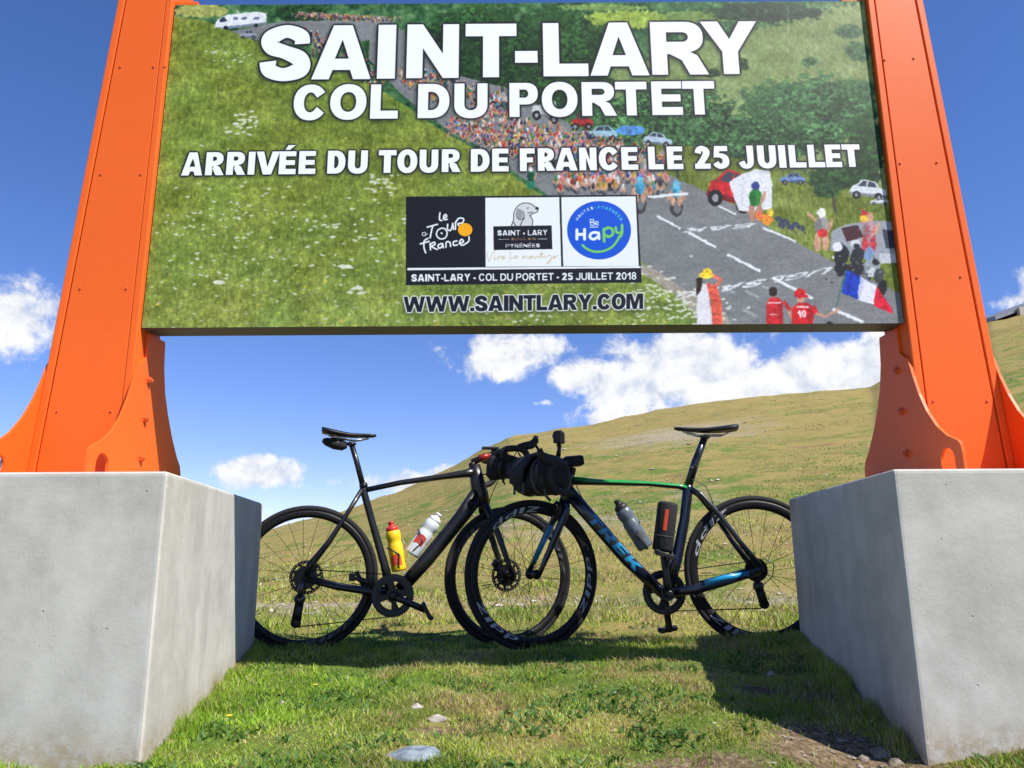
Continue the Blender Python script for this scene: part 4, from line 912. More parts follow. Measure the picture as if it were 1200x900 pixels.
    ts, tw = layout('SAINT-LARY - COL DU PORTET - 25 JUILLET 2018', .11, .21, .18)
    put(cover([[[T((480.5 + p[0] * 264 / tw, 330.2 - p[0] * 264 / tw / 264 * 3.0 - p[1] * 8.6)) for p in ct] for ct in g] for g in ts], 3), pw_)
    def strokes(ls, w, col, a=1.0, n=6):
        for l in ls:
            if len(l) > 2:
                pg = _stroke([q(*p) for p in l], [w / 8] * len(l), n)
                k = len(pg) // 2
                gs = [[[T(p) for p in (pg[i], pg[i + 1], pg[-2 - i], pg[-1 - i])]] for i in range(k - 1)]
                gs += [[[T(((pg[i][0] + pg[-1 - i][0]) / 2 + w / 8 * math.cos(t * .785), (pg[i][1] + pg[-1 - i][1]) / 2 + w / 8 * math.sin(t * .785))) for t in range(8)]] for i in range(0, k)]
            else:
                (ax, ay), (bx, by) = q(*l[0]), q(*l[1]); d = math.hypot(bx - ax, by - ay); nx, ny = -(by - ay) / d * w / 8, (bx - ax) / d * w / 8
                gs = [[[T((ax + nx, ay + ny)), T((bx + nx, by + ny)), T((bx - nx, by - ny)), T((ax - nx, ay - ny))]]] + [[[T((e[0] + w / 8 * math.cos(t * .785), e[1] + w / 8 * math.sin(t * .785))) for t in range(8)]] for e in ((ax, ay), (bx, by))]
            put(cover(gs, 3), col, a)
    # brush lettered race logo
    strokes([[(216, 118), (214, 150), (226, 154)], [(232, 144), (247, 136), (243, 126), (234, 134), (236, 150), (250, 148)],
             [(156, 186), (205, 172)], [(182, 180), (176, 206), (170, 236)], [(252, 172), (252, 196), (266, 200), (274, 180), (276, 168)], [(276, 168), (280, 196)],
             [(290, 160), (288, 196)], [(288, 166), (304, 144), (326, 146), (322, 164), (300, 170), (312, 184)]], 7.5, pw_)
    strokes([[(224, 190), (206, 200), (200, 222), (216, 240), (240, 236), (250, 214), (240, 194), (224, 190)], [(222, 212), (226, 216)]], 7, pw_)
    strokes([[(134, 214), (146, 210), (148, 224), (134, 224), (134, 212)], [(147, 222), (158, 216)]], 3.5, pw_)
    strokes([[(160, 238), (142, 252), (142, 284), (150, 306)], [(124, 264), (166, 252)], [(170, 262), (172, 292)], [(170, 266), (190, 256), (192, 268), (176, 276), (204, 290)],
             [(224, 262), (208, 270), (212, 284), (226, 276), (228, 262), (232, 282)], [(244, 280), (246, 256), (262, 256), (266, 276)], [(296, 250), (280, 254), (280, 270), (298, 268)], [(306, 262), (326, 254), (318, 242), (308, 256), (320, 270), (350, 252), (352, 230)]], 7.5, pw_)
    ell(*q(334, 197), 34 / 4, 31 / 4, c(246, 170, 20), 1, 28)
    # ski village logo: dog head, name plate, hand lettered motto
    dog = [[(548, 184), (560, 150), (562, 120), (578, 88), (606, 72), (640, 74), (660, 88), (676, 94), (672, 112), (650, 122), (636, 130)], [(580, 100), (574, 130), (590, 150), (610, 136), (604, 110)], [(636, 130), (650, 150), (648, 178)], [(612, 140), (600, 160), (590, 182)], [(624, 96), (630, 94)], [(560, 160), (572, 180)], [(628, 118), (650, 114)]]
    poly([q(*p) for p in ((552, 184), (562, 120), (580, 86), (608, 72), (644, 76), (676, 94), (672, 112), (646, 124), (650, 178))], c(206, 208, 212), 1, 3)
    strokes(dog, 4, c(70, 70, 74)); ell(*q(670, 97), 2, 1.4, ink); poly([q(578, 96), q(600, 104), q(604, 136), q(588, 150), q(572, 130)], c(150, 150, 156), 1, 3)
    poly([q(466, 181), q(739, 176), q(743, 287), q(468, 292)], ink, 1, 3)
    def word(txt, a0, b0, a1, b1, h, s, t, col, gap=.14):
        g, w = layout(txt, gap, s, t); kx = (a1 - a0) / w
        put(cover([[[T(q(a0 + p[0] * kx, b0 + (b1 - b0) * p[0] / w - p[1] * h)) for p in ct] for ct in gr] for gr in g], 3), col)
    word('SAINT', 485, 224, 592, 223, 25, .20, .17, pw_); word('LARY', 628, 223, 720, 221, 25, .20, .17, pw_); ell(*q(610, 214), 1.2, 1.2, pw_)
    word('SOULAN', 550, 246, 664, 244, 11, .16, .14, c(170, 130, 90), .35); line([q(490, 242), q(540, 241)], .5, pw_); line([q(672, 240), q(720, 239)], .5, pw_)
    word('PYRÉNÉES', 524, 281, 684, 278, 17, .15, .13, pw_)
    gold = c(196, 170, 120)
    strokes([[(436, 302), (446, 346), (458, 318), (478, 292)], [(474, 318), (470, 336), (482, 330)], [(488, 318), (488, 334), (500, 318), (504, 330)], [(506, 328), (520, 320), (508, 334), (526, 330)],
             [(548, 300), (544, 334), (556, 328)], [(572, 318), (560, 330), (574, 328), (576, 316), (580, 332)], [(602, 334), (606, 318), (612, 332), (620, 318), (628, 332), (640, 318), (648, 330), (636, 330), (656, 320), (662, 332), (672, 318), (680, 330), (694, 300), (690, 330), (706, 318), (712, 330), (722, 318), (736, 318), (734, 344), (716, 356), (742, 328), (756, 318), (748, 332), (772, 316)], [(684, 312), (702, 310)]], 3, gold, .9, 4)
    # round blue badge
    cb = q(962, 198); ell(cb[0], cb[1], 150 / 4, 137 / 4, c(16, 84, 206), 1, 60)
    gr = c(118, 200, 90)
    strokes([[(884, 268), (906, 286), (940, 298), (980, 296), (1018, 280), (1044, 252), (1058, 226)]], 11, gr)
    strokes([[(858, 196), (858, 240)], [(894, 194), (894, 240)], [(858, 218), (894, 217)]], 14, pw_)
    strokes([[(958, 212), (944, 208), (924, 214), (920, 232), (938, 240), (956, 228)], [(960, 210), (962, 238)]], 13, pw_)
    strokes([[(984, 192), (986, 250)], [(986, 196), (1004, 186), (1024, 194), (1026, 216), (1008, 228), (990, 220)]], 13, gr)
    strokes([[(1040, 184), (1044, 206), (1058, 210), (1068, 204), (1070, 172)], [(1070, 174), (1070, 210), (1062, 228)]], 12, gr)
    strokes([[(920, 148), (922, 174)], [(920, 148), (936, 148), (936, 158), (922, 160), (938, 164), (936, 174), (922, 174)], [(944, 166), (958, 164), (954, 156), (944, 160), (946, 172), (960, 172)]], 4, pw_); line([q(918, 184), q(958, 182)], 1, pw_)
    for i, ch in enumerate('HAUTES-PYRÉNÉES'):
        a = math.radians(150 - i * 8.6); R_ = 112
        cx, cy = 962 + R_ * math.cos(a), 200 - R_ * .93 * math.sin(a)
        tx, ty = math.sin(a), math.cos(a)      # along the arc
        g = glyph(ch, GW[ch], .2, .18)
        put(cover([[[T(q(cx + ((p[0] - GW[ch] / 2) * tx + (p[1]) * ty * 1) * 13, cy + ((p[0] - GW[ch] / 2) * ty - p[1] * tx) * 13)) for p in ct] for ct in gr_] for gr_ in g], 3), pw_ if i < 6 else c(90, 200, 210))
    img[:] = np.clip(img, 0.01, .97)
    return img

# ================================================================== the finish sign
YS = 2.49                                                   # plane of the printed face
gan = empty('sign_gantry', (.03, YS, .685)); tag(gan, 'orange steel gantry on two concrete blocks carrying the large printed finish sign', 'sign')
def gb(mb, name, m_, bevel=0, parent=gan):
    """build in world coordinates, then hang on the gantry"""
    o = mb.build(name, m_, None, bevel); o.parent = parent
    o.matrix_parent_inverse = Matrix.Translation(gan.location).inverted() if parent is gan else Matrix.Identity(4)
    if parent is not gan: o.matrix_parent_inverse = Matrix.Identity(4)
    return o
tl, tr_, br, bl = at(205, 8, YS), at(1012, -1, YS), at(1060, 378, YS), at(166, 385, YS)
SX0, SX1 = (tl.x + bl.x) / 2, (tr_.x + br.x) / 2; SZ0, SZ1 = (bl.z + br.z) / 2, (tl.z + tr_.z) / 2
pimg = bpy.data.images.new('finish_print', 2048, 1000); _a = make_poster()
_px = np.ones((1000, 2048, 4), np.float32); _px[..., :3] = _a[::-1]; pimg.pixels.foreach_set(_px.ravel()); pimg.pack()
pm = bpy.data.materials.new('printed_panel'); pm.use_nodes = True; q = NG(pm.node_tree); b = pm.node_tree.nodes['Principled BSDF']
ti = q.n('ShaderNodeTexImage', image=pimg); ti.interpolation = 'Cubic'; q.put(ti.inputs[0], q.n('ShaderNodeUVMap').outputs[0])
q.put(b.inputs['Base Color'], q.mix(1.0, ti.outputs[0], (.97, .97, .97), 'MULTIPLY')); b.inputs['Roughness'].default_value = .5; b.inputs['Specular IOR Level'].default_value = .2
sp_o = MB(); th = .004; zc = (SZ0 + SZ1) / 2
panel = MB(); panel.add([(SX0, YS, SZ0), (SX1, YS, SZ0), (SX1, YS, SZ1), (SX0, YS, SZ1)], [(0, 1, 2, 3)], 0, False)
panel.add([(SX0, YS, SZ0), (SX1, YS, SZ0), (SX1, YS, SZ1), (SX0, YS, SZ1), (SX0, YS + th, SZ0), (SX1, YS + th, SZ0), (SX1, YS + th, SZ1), (SX0, YS + th, SZ1)], [(0, 4, 5, 1), (1, 5, 6, 2), (2, 6, 7, 3), (3, 7, 4, 0), (4, 7, 6, 5)], 1, False)
po = panel.build('printed_panel', [pm, M['signedge']], None, fix=False)
uv = po.data.uv_layers.new(name='UVMap'); 
for lp in po.data.loops:
    c = po.data.vertices[lp.vertex_index].co; uv.data[lp.index].uv = ((c.x - SX0) / (SX1 - SX0), (c.z - SZ0) / (SZ1 - SZ0))
po.parent = gan; po.matrix_parent_inverse = Matrix.Translation(gan.location).inverted()
po['label'] = 'printed panel with white lettering over a photograph of a mountain road race'
D_ = .112
fb = MB(); fb.box(((SX0 + SX1) / 2, YS + th + D_ / 2 + .0005, SZ0 + .010), (SX1 - SX0 - .006, D_, .018)); fb.box(((SX0 + SX1) / 2, YS + th + D_ / 2 + .0005, SZ1 - .010), (SX1 - SX0 - .006, D_, .018))
for x_ in (SX0 + .012, SX1 - .012): fb.box((x_, YS + th + D_ / 2 + .0005, zc), (.018, D_ - .002, SZ1 - SZ0 - .042))
for k in range(1, 4): fb.box((SX0 + (SX1 - SX0) * k / 4, YS + th + D_ / 2 + .0005, zc), (.05, D_ - .01, SZ1 - SZ0 - .042))
gb(fb, 'panel_frame', M['signback'], .003)
fb = MB(); fb.box(((SX0 + SX1) / 2, YS + th + D_ + .003, zc), (SX1 - SX0 - .01, .004, SZ1 - SZ0 - .01)); gb(fb, 'back_sheet', M['signback'])
# posts
DP = .155; TOPZ = 3.15
def post(sgn):
    xi = SX0 - .004 if sgn < 0 else SX1 + .004
    if sgn < 0: ob, ot = at(35, 553, YS), at(142, 0, YS)
    else: ob, ot = at(1186, 547, YS), at(1078, 0, YS)
    sl = (ot.x - ob.x) / (ot.z - ob.z); X_out = lambda z_: ob.x + sl * (z_ - ob.z)
    z0 = .687; root = empty('post', (xi, YS, z0)); root.parent = gan; root.matrix_parent_inverse = Matrix.Translation(gan.location).inverted()
    def pb(mb, name, m_, bevel=0, label=None):
        o = mb.build(name, m_, None, bevel); o.parent = root; o.matrix_parent_inverse = Matrix.Translation(root.location).inverted()
        if label: o['label'] = label
        return o
    def slab(xa0, xa1, xb0, xb1, ya, yb, za=z0, zb=TOPZ):
        q = MB(); vs = [(xa0, ya, za), (xa1, ya, za), (xa1, yb, za), (xa0, yb, za), (xb0, ya, zb), (xb1, ya, zb), (xb1, yb, zb), (xb0, yb, zb)]
        q.add(vs, [(0, 1, 2, 3), (4, 7, 6, 5), (0, 4, 5, 1), (1, 5, 6, 2), (2, 6, 7, 3), (3, 7, 4, 0)], 0, False); return q
    yf = YS - .006
    pb(slab(xi, X_out(z0), xi, X_out(TOPZ), yf + .007, yf + DP), 'post_body', M['orange'], .004)
    ow = .026 * -sgn
    pb(slab(X_out(z0) + ow, X_out(z0), X_out(TOPZ) + ow, X_out(TOPZ), yf - .012, yf + .0065), 'outer_flange', M['orange'], .003)
    iw = .030 * sgn
    pb(slab(xi, xi + iw, xi, xi + iw * .8, yf - .012, yf + .0065), 'inner_flange', M['orange'], .004)
    gi = .0012 if sgn < 0 else .004
    pb(slab(xi + iw + gi * sgn, X_out(z0) + ow + .006 * -sgn, xi + iw * .8 + gi * sgn, X_out(TOPZ) + ow + .006 * -sgn, yf - .011, yf + .0065), 'cover_panel', M['orange'], .0015)
    # rivets of the cover panel
    piv = [(141, 78), (180, 78), (193, 78), (118, 204), (165, 204), (94, 338), (148, 338), (67, 482), (130, 482)] if sgn < 0 else [(1037, 70), (1071, 68), (1055, 191), (1098, 190), (1075, 325), (1126, 324), (1094, 470), (1157, 470)]
    for p_ in piv:
        c_ = at(*p_, yf - .0125); pb(MB().lathe([(.0001, -.002), (.0032, -.0018), (.0042, 0), (.0042, .003)], c_, (0, 1, 0), 10), 'rivet', M['boltpaint'])
    # bell shaped side plates that stand on the block
    prof_f = [(0.0, 1.125), (.018, 1.06), (.042, .99), (.075, .925), (.12, .868), (.17, .830), (.222, .808), (.235, .795), (.240, .77), (.243, .688)]
    prof_b = [(z_, y_) for z_, y_ in ((.688, .245), (.77, .243), (.80, .232), (.83, .200), (.90, .145), (.98, .095), (1.06, .055), (1.15, .030), (1.24, .02))]
    def contour(top):
        pts = [(-a_, z_) for a_, z_ in prof_f]
        # notch over the front anchor: rounded slot open at the bottom
        pts += [(-.197, .688)] + [(-.160 + .037 * math.cos(t), .757 + .034 * math.sin(t)) for t in [math.pi - i * math.pi / 8 for i in range(9)]] + [(-.123, .688)]
        yb = DP
        pts += [(yb + .08, .688)] + [(yb + .105 + .023 * math.cos(t), .752 - .02 + .023 * math.sin(t)) for t in [math.pi - i * math.pi / 8 for i in range(9)]] + [(yb + .128, .688)]
        pts += [(yb + y_ - .0, z_) for z_, y_ in prof_b][:-1]
        pts += [(yb - .01, 1.24 if top else 1.125), (yb - .02, 1.25), (0.0, 1.25)] if False else [(yb + .018, 1.25), (yb - .004, 1.25), (.0, 1.25)][(0):]
        return pts
    # inner plate: upright; keeps below the printed panel
    c_in = contour(True)
    c_in = [(a_, z_) for a_, z_ in c_in if not (a_ == .0 and z_ == 1.25)]
    c_in += [(.05, 1.25), (.05, 1.16), (0.012, 1.13)]
    xin = xi - .006 * sgn * 1
    pb(MB().plate([c_in], .010, (xin, yf, 0), (0, 1, 0), (0, 0, 1)), 'side_plate', M['orange'])
    # outer plate leans with the outer edge of the post
    xo = X_out(0) + .0055 * sgn
    c_out = [(a_, z_) for a_, z_ in contour(True) if z_ < 1.24] + [(DP * .7, 1.16), (.012, 1.135)]
    pb(MB().plate([c_out], .010, (xo, yf, 0), (0, 1, 0), (sl, 0, 1)), 'side_plate', M['orange'])
    # bolts through the inner plate
    for z_ in ((.80, .94, 1.08) if sgn < 0 else (.80, .95, 1.10)):
        pb(MB().lathe([(.016, -.008), (.016, 0), (.0115, .0005), (.0115, .008), (.006, .0085), (.006, .014)], (xin - .008 * sgn * 1 + .0, yf + .075, z_), (-sgn, 0, 0), 6, smooth=False), 'bolt', M['boltpaint'])
    # anchor rods standing in the block behind the slots
    for dy in (-.160, DP + .105):
        for xx in (xin + .035 * sgn, X_out(.7) + .040 * sgn):
            q = MB().tube([(xx, yf + dy, .68), (xx, yf + dy, .775)], .008, 10); q.lathe([(.0145, 0), (.0145, .013)], (xx, yf + dy, .69), (0, 0, 1), 6, smooth=False)
            pb(q, 'anchor_rod', M['galv'])
    # foot plate
    q = MB(); q.box(((xin + X_out(.69)) / 2, yf + DP / 2, .6905), (abs(X_out(.69) - xin) - .03, DP + .40, .009)); pb(q, 'foot_plate', M['orange'])
    # bracket that holds the top edge of the panel
    q = MB(); q.box((xi - .045 * sgn * 1, YS + .03, SZ1 + .012), (.09, .05, .018)); pb(q, 'bracket', M['orange'], .002)
post(-1); post(1)

# ================================================================== bicycles
def bike_frame(px0, Y0, px1, Y1):
    """root position, yaw and a function photo pixel -> (along, up) in the plane of the bicycle"""
    P0 = at(*px0, Y0); P1 = at(*px1, Y1); d = Vector((P1.x - P0.x, P1.y - P0.y, 0)).normalized()
    def loc(px, py):
        X, f, z = ray(px, py); r = X / f; t = (r * P0.y - P0.x) / (d.x - r * d.y); Yp = P0.y + t * d.y
        return t, CAM_H + z / f * Yp
    return Vector((P0.x, P0.y, 0)), math.atan2(d.y, d.x), loc
def wheel(parent, c, rot, spokes, dmat, decals, disc=False, cass=False, side=1, deep=0.0, ph=.025):
    """rim mesh with tyre, hub, spokes and prints as its children; rot turns the wheel plane; c is the hub centre"""
    Rt = .339
    T = Matrix.Translation(c) @ rot
    def fin(o, par=None):
        o.parent = par
        if par is None: o.parent = parent; o.matrix_local = T
        return o
    seg = 96
    q = MB(); q.lathe([(.306, -.0125), (.314, -.0115), (.317, -.004), (.317, .004), (.314, .0115), (.306, .0125), (.292 + deep * .3, .0124), (.281 + deep, .0085), (.275 + deep, .0), (.281 + deep, -.0085), (.292 + deep * .3, -.0124)], ax=(0, 1, 0), seg=seg, closed=True)
    rim = fin(q.build('wheel', M['rim']))
    q = MB(); k = 14; q.lathe([(Rt - .0140 + .0140 * math.cos(2 * math.pi * i / k), .0130 * math.sin(2 * math.pi * i / k)) for i in range(k)], ax=(0, 1, 0), seg=seg, closed=True)
    fin(q.build('tyre', M['rubber']), rim)
    q = MB(); q.lathe([(.006, -.055), (.009, -.052), (.009, -.038), (.024, -.036), (.025, -.031), (.014, -.026), (.013, .0), (.014, .026), (.022, .031), (.022, .036), (.009, .038), (.009, .052), (.006, .055)], ax=(0, 1, 0), seg=20)
    fin(q.build('hub', M['darksteel']), rim)
    mesh = None
    for i in range(spokes):
        a = 2 * math.pi * i / spokes; s_ = 1 if i % 2 else -1; off = R(38) * (1 if (i // 2) % 2 else -1)
        p0 = V(.023 * math.cos(a + off), .032 * s_, .023 * math.sin(a + off)); p1 = V(.277 * math.cos(a), .001 * s_, .277 * math.sin(a))
        fin(MB().tube([p0, p1], .00115, 5, caps=False).build('spoke', M['spoke'], fix=False), rim)
    # valve
    fin(MB().tube([(.262, 0, .01), (.215, 0, .008)], .0025, 6).build('valve', M['darksteel']), rim)
    # printed word on the rim sides, bent along the rim
    for a0 in decals:
        gs, w = layout('ZIPP', .22, .22, .17); span = R(50); h = ph; rm = .2945
        for yy in (-1, 1):
            q = MB()
            for gr in gs:
                cs = [[Vector((p[0], p[1], 0)) for p in ct] for ct in gr]
                bm = bmesh.new(); flat = [p for ct in cs for p in ct]; bv = [bm.verts.new(p) for p in flat]
                for t in geometry.tessellate_polygon(cs):
                    try: bm.faces.new([bv[i] for i in t])
                    except ValueError: pass
                bmesh.ops.subdivide_edges(bm, edges=bm.edges[:], cuts=2, use_grid_fill=True)
                vs = []
                for v_ in bm.verts:
                    sx = v_.co.x + .18 * v_.co.y                     # slanted letters
                    # readable on each side: run clockwise as seen from that side
                    th = R(a0 if yy < 0 else 180 - a0) - (sx / w - .5) * span * yy
                    r_ = rm + h / 2 - v_.co.y * h; f = min(max((r_ - .281 - deep) / (.011 - deep * .7), 0), 1)
                    vs.append((r_ * math.cos(th), yy * (.0085 + .0040 * f + .0007), r_ * math.sin(th)))
                bm.verts.index_update(); q.add(vs, [tuple(v_.index for v_ in f.verts) for f in bm.faces], 0, True); bm.free()
            fin(q.build('rim_print', dmat, fix=False), rim)
    if disc:
        q = MB(); k = 40; out_ = [(.080 * math.cos(2 * math.pi * i / k), .080 * math.sin(2 * math.pi * i / k)) for i in range(k)]
        holes = []
        for i in range(10):
            a = 2 * math.pi * i / 10; holes.append([(.054 * math.cos(a + t) + .0, .054 * math.sin(a + t)) for t in (-.2, .2)] + [(.066 * math.cos(a + t), .066 * math.sin(a + t)) for t in (.26, -.12)])
        for i in range(30):
            a = 2 * math.pi * (i + .5) / 30; holes.append([(.0735 * math.cos(a) + .0026 * math.cos(t), .0735 * math.sin(a) + .0026 * math.sin(t)) for t in (0, 1.57, 3.14, 4.71)])
        q.plate([out_] + holes, .0018, (0, .040 * side, 0), (1, 0, 0), (0, 0, 1)); q.lathe([(.026, .002 * side), (.026, -.004 * side)], (0, .038 * side, 0), (0, 1, 0), 16)
        fin(q.build('brake_rotor', M['darksteel']), rim)
    if cass:
        q = MB()
        for i, (r_, n_) in enumerate(((.052, 28), (.047, 25), (.042, 23), (.037, 21), (.033, 19), (.029, 17), (.025, 14))):
            y_ = (.022 + i * .0042) * cass; pts = []
            for t in range(n_ * 2): rr = r_ + (.0035 if t % 2 else 0); pts.append((rr * math.cos(math.pi * t / n_), rr * math.sin(math.pi * t / n_)))
            q.plate([pts], .0018, (0, y_, 0), (1, 0, 0), (0, 0, 1))
        fin(q.build('cassette', M['darksteel']), rim)
    return rim
def bottle(name, label, cat, base, top, r_, body, cap, root, kind='bottle', prnt=None):
    """base and top in bicycle coordinates (along, side, up)"""
    mw = Matrix.Translation(root.location) @ Matrix.Rotation(root.rotation_euler[2], 4, 'Z')
    b, t = mw @ Vector(base), mw @ Vector(top); ax = (t - b); L = ax.length
    e = bpy.data.objects.new(name, None); COL.objects.link(e); e.empty_display_size = .05
    zq = ax.normalized(); xq = (Vector((0, -1, 0)) - zq * Vector((0, -1, 0)).dot(zq)).normalized(); yq = zq.cross(xq)
    e.matrix_world = Matrix.Translation(b) @ Matrix((xq, yq, zq)).transposed().to_4x4(); tag(e, label, cat)
    if kind == 'bottle':
        q = MB(); q.lathe([(r_ * .8, 0), (r_ * .97, .004), (r_, .012), (r_, L * .30), (r_ * .985, L * .32), (r_, L * .34), (r_, L * .52), (r_ * .90, L * .56), (r_ * .88, L * .60), (r_ * .98, L * .65), (r_, L * .70), (r_ * .97, L * .78), (r_ * .72, L * .835)], seg=28)
        q.build('bottle_body', body, e)
        q = MB(); q.lathe([(r_ * .80, L * .80), (r_ * .84, L * .805), (r_ * .84, L * .86), (r_ * .70, L * .89), (r_ * .40, L * .91), (r_ * .36, L * .95), (r_ * .42, L * .96), (r_ * .40, L), (r_ * .2, L)], seg=24)
        q.build('cap', cap, e)
        if prnt:
            pm_, za, zb, a0, a1 = prnt; q = MB(); vs = []; n_ = 14
            for i in range(n_ + 1):
                a = R(a0 + (a1 - a0) * i / n_); sl_ = .12 * math.sin(i / n_ * math.pi)
                for z_ in (za + sl_ * .3, zb + sl_ * .3): vs.append(((r_ + .0006) * math.cos(a), (r_ + .0006) * math.sin(a), L * z_))
            q.add(vs, [(2 * i, 2 * i + 2, 2 * i + 3, 2 * i + 1) for i in range(n_)]); q.build('print', pm_, e, fix=False)
    else:
        q = MB(); pr = [(r_ * .7, 0), (r_ * .93, .004), (r_, .014), (r_, L - .014), (r_ * .93, L - .004), (r_ * .7, L)]; q.lathe(pr, seg=28); q.build('case', body, e)
        q = MB(); q.lathe([(r_ + .0012, L * .30), (r_ + .0012, L * .315)], seg=28); q.build('seam', M['fabricgrey'], e)
        q = MB(); vs = []; n_ = 8
        for i in range(n_ + 1):
            a = R(-22 + 20 * i / n_)
            for z_ in (.42, .84): vs.append(((r_ + .0008) * math.cos(a), (r_ + .0008) * math.sin(a), L * z_))
        q.add(vs, [(2 * i, 2 * i + 2, 2 * i + 3, 2 * i + 1) for i in range(n_)]); q.build('stripe', prnt, e, fix=False)
    return e
def saddle(parent, rear, nose, name='saddle'):
    """rear and nose: (x, z) of the top line"""
    rx, rz = rear; nx, nz = nose; L = nx - rx; q = MB(); rings = []; n_ = 15; k = 16
    prof = [(0, .052), (.06, .066), (.14, .069), (.28, .062), (.42, .045), (.56, .030), (.72, .021), (.88, .0185), (.97, .016), (1, .006)]
    for i in range(n_ + 1):
        t = i / n_; w = np.interp(t, [p[0] for p in prof], [p[1] for p in prof]); zc_ = rz + (nz - rz) * t + .010 * (math.cos(t * math.pi * 2) - 1) * .35 + (.007 * (1 - t) ** 3)
        th = .030 - .016 * t if t < .97 else .008
        ring = []
        for j in range(k):
            a = 2 * math.pi * j / k; c, s_ = math.cos(a), math.sin(a); yy = w * c
            zz = (0 if s_ > 0 else s_ * th) + (-.012 * abs(c) ** 2.2 * (w / .069)) + (.004 * s_ if s_ > 0 else 0)
            ring.append((rx + L * t, yy, zc_ + zz))
        rings += ring
    fs = [(i * k + j, i * k + (j + 1) % k, (i + 1) * k + (j + 1) % k, (i + 1) * k + j) for i in range(n_) for j in range(k)]
    q.add(rings, fs); q.add(rings[:k][::-1], [tuple(range(k))], 0, True); q.add(rings[-k:], [tuple(range(k))], 0, True)
    o = q.build(name, M['saddle'], parent)
    r_ = MB()
    for s_ in (-1, 1):
        r_.tube([(rx + L * .10, .026 * s_, rz - .026), (rx + L * .22, .024 * s_, rz - .042), (rx + L * .62, .022 * s_, rz + (nz - rz) * .6 - .040), (rx + L * .86, .010 * s_, nz - .018)], .0035, 8)
    r_.build('rail', M['steel'], o); return o
def chainset(parent, bb, side, ang, r_, pedal_mat, cl=.1725, near_ped=True, far_ped=True):
    """side: +1/-1 where the rings sit; ang: direction of the ring side arm in degrees (0 forward, -90 down)"""
    x0, z0 = bb
    def ring(rad, n_, y, inner):
        pts = []
        for t in range(n_ * 2): rr = rad + (.0045 if t % 2 else 0); pts.append((rr * math.cos(math.pi * t / n_), rr * math.sin(math.pi * t / n_)))
        holes = []
        for i in range(4):
            a0 = R(45 + 90 * i + 12); hh = []
            for a in np.linspace(a0 - .50, a0 + .50, 8): hh.append((inner * math.cos(a), inner * math.sin(a)))
            for a in np.linspace(a0 + .40, a0 - .40, 6): hh.append((inner * .46 * math.cos(a), inner * .52 * math.sin(a)))
            holes.append(hh)
        return MB().plate([pts] + holes, .0035, (x0, y, z0), (1, 0, 0), (0, 0, 1))
    o = ring(r_, 50, .047 * side, r_ * .66).build('chainring', M['darksteel'], parent); o2 = ring(r_ * .76, 36, .040 * side, r_ * .66).build('chainring', M['darksteel'], parent)
    q = MB().lathe([(r_ * .80, -.003), (r_ * .92, -.003), (r_ * .93, .0035), (r_ * .80, .004)], (x0, .047 * side, z0), (0, 1, 0), 40, closed=True); q.build('ring_band', M['fabricgrey'] if side < 0 else M['plastic'], o)  # raised band round the large chainring, in its own colour
    MB().lathe([(.021, -.045), (.021, .045)], (x0, 0, z0), (0, 1, 0), 20).build('bottom_bracket', M['darksteel'], parent)
    for s_, a in ((side, ang), (-side, ang + 180)):
        y0 = .060 * s_; dx, dz = math.cos(R(a)) * cl, math.sin(R(a)) * cl; far = s_ != side
        q = MB().tube([(x0 - dx * .04, y0, z0 - dz * .04), (x0 + dx * .3, y0 + .003 * s_, z0 + dz * .3), (x0 + dx * .96, y0 + .012 * s_, z0 + dz * .96), (x0 + dx * 1.05, y0 + .012 * s_, z0 + dz * 1.05)], [(.011, .022), (.009, .016), (.009, .015), (.006, .009)], 12)
        q.lathe([(.018, -.012 * s_), (.018, .010 * s_), (.010, .013 * s_)], (x0, y0, z0), (0, 1, 0), 18)
        ck = q.build('crank', M['steel'] if (far and side > 0) and False else (M['crank_' + ('a' if side < 0 else 'b')]), parent)
        px_, pz_ = x0 + dx, z0 + dz; yp = y0 + .012 * s_
        q = MB(); q.tube([(px_, yp, pz_), (px_, yp + .062 * s_, pz_)], .0065, 10)
        rot = Matrix.Rotation(R((-18 if s_ != side else 10) if abs(ang) > 60 else 62), 3, 'Y')
        q.box((px_, yp + .036 * s_, pz_), (.078, .050, .020), rot=rot); q.box(V(px_, yp + .036 * s_, pz_) + rot @ V(.038, 0, .004), (.018, .034, .020), rot=rot); q.box(V(px_, yp + .036 * s_, pz_) + rot @ V(-.036, 0, .003), (.014, .044, .016), rot=rot)
        q.build('pedal', pedal_mat, parent, .003)
M['crank_a'] = M['darksteel']; M['crank_b'] = mat('grey_crank_metal', (.11, .11, .115), .32, .8, var=.15, vscale=50)
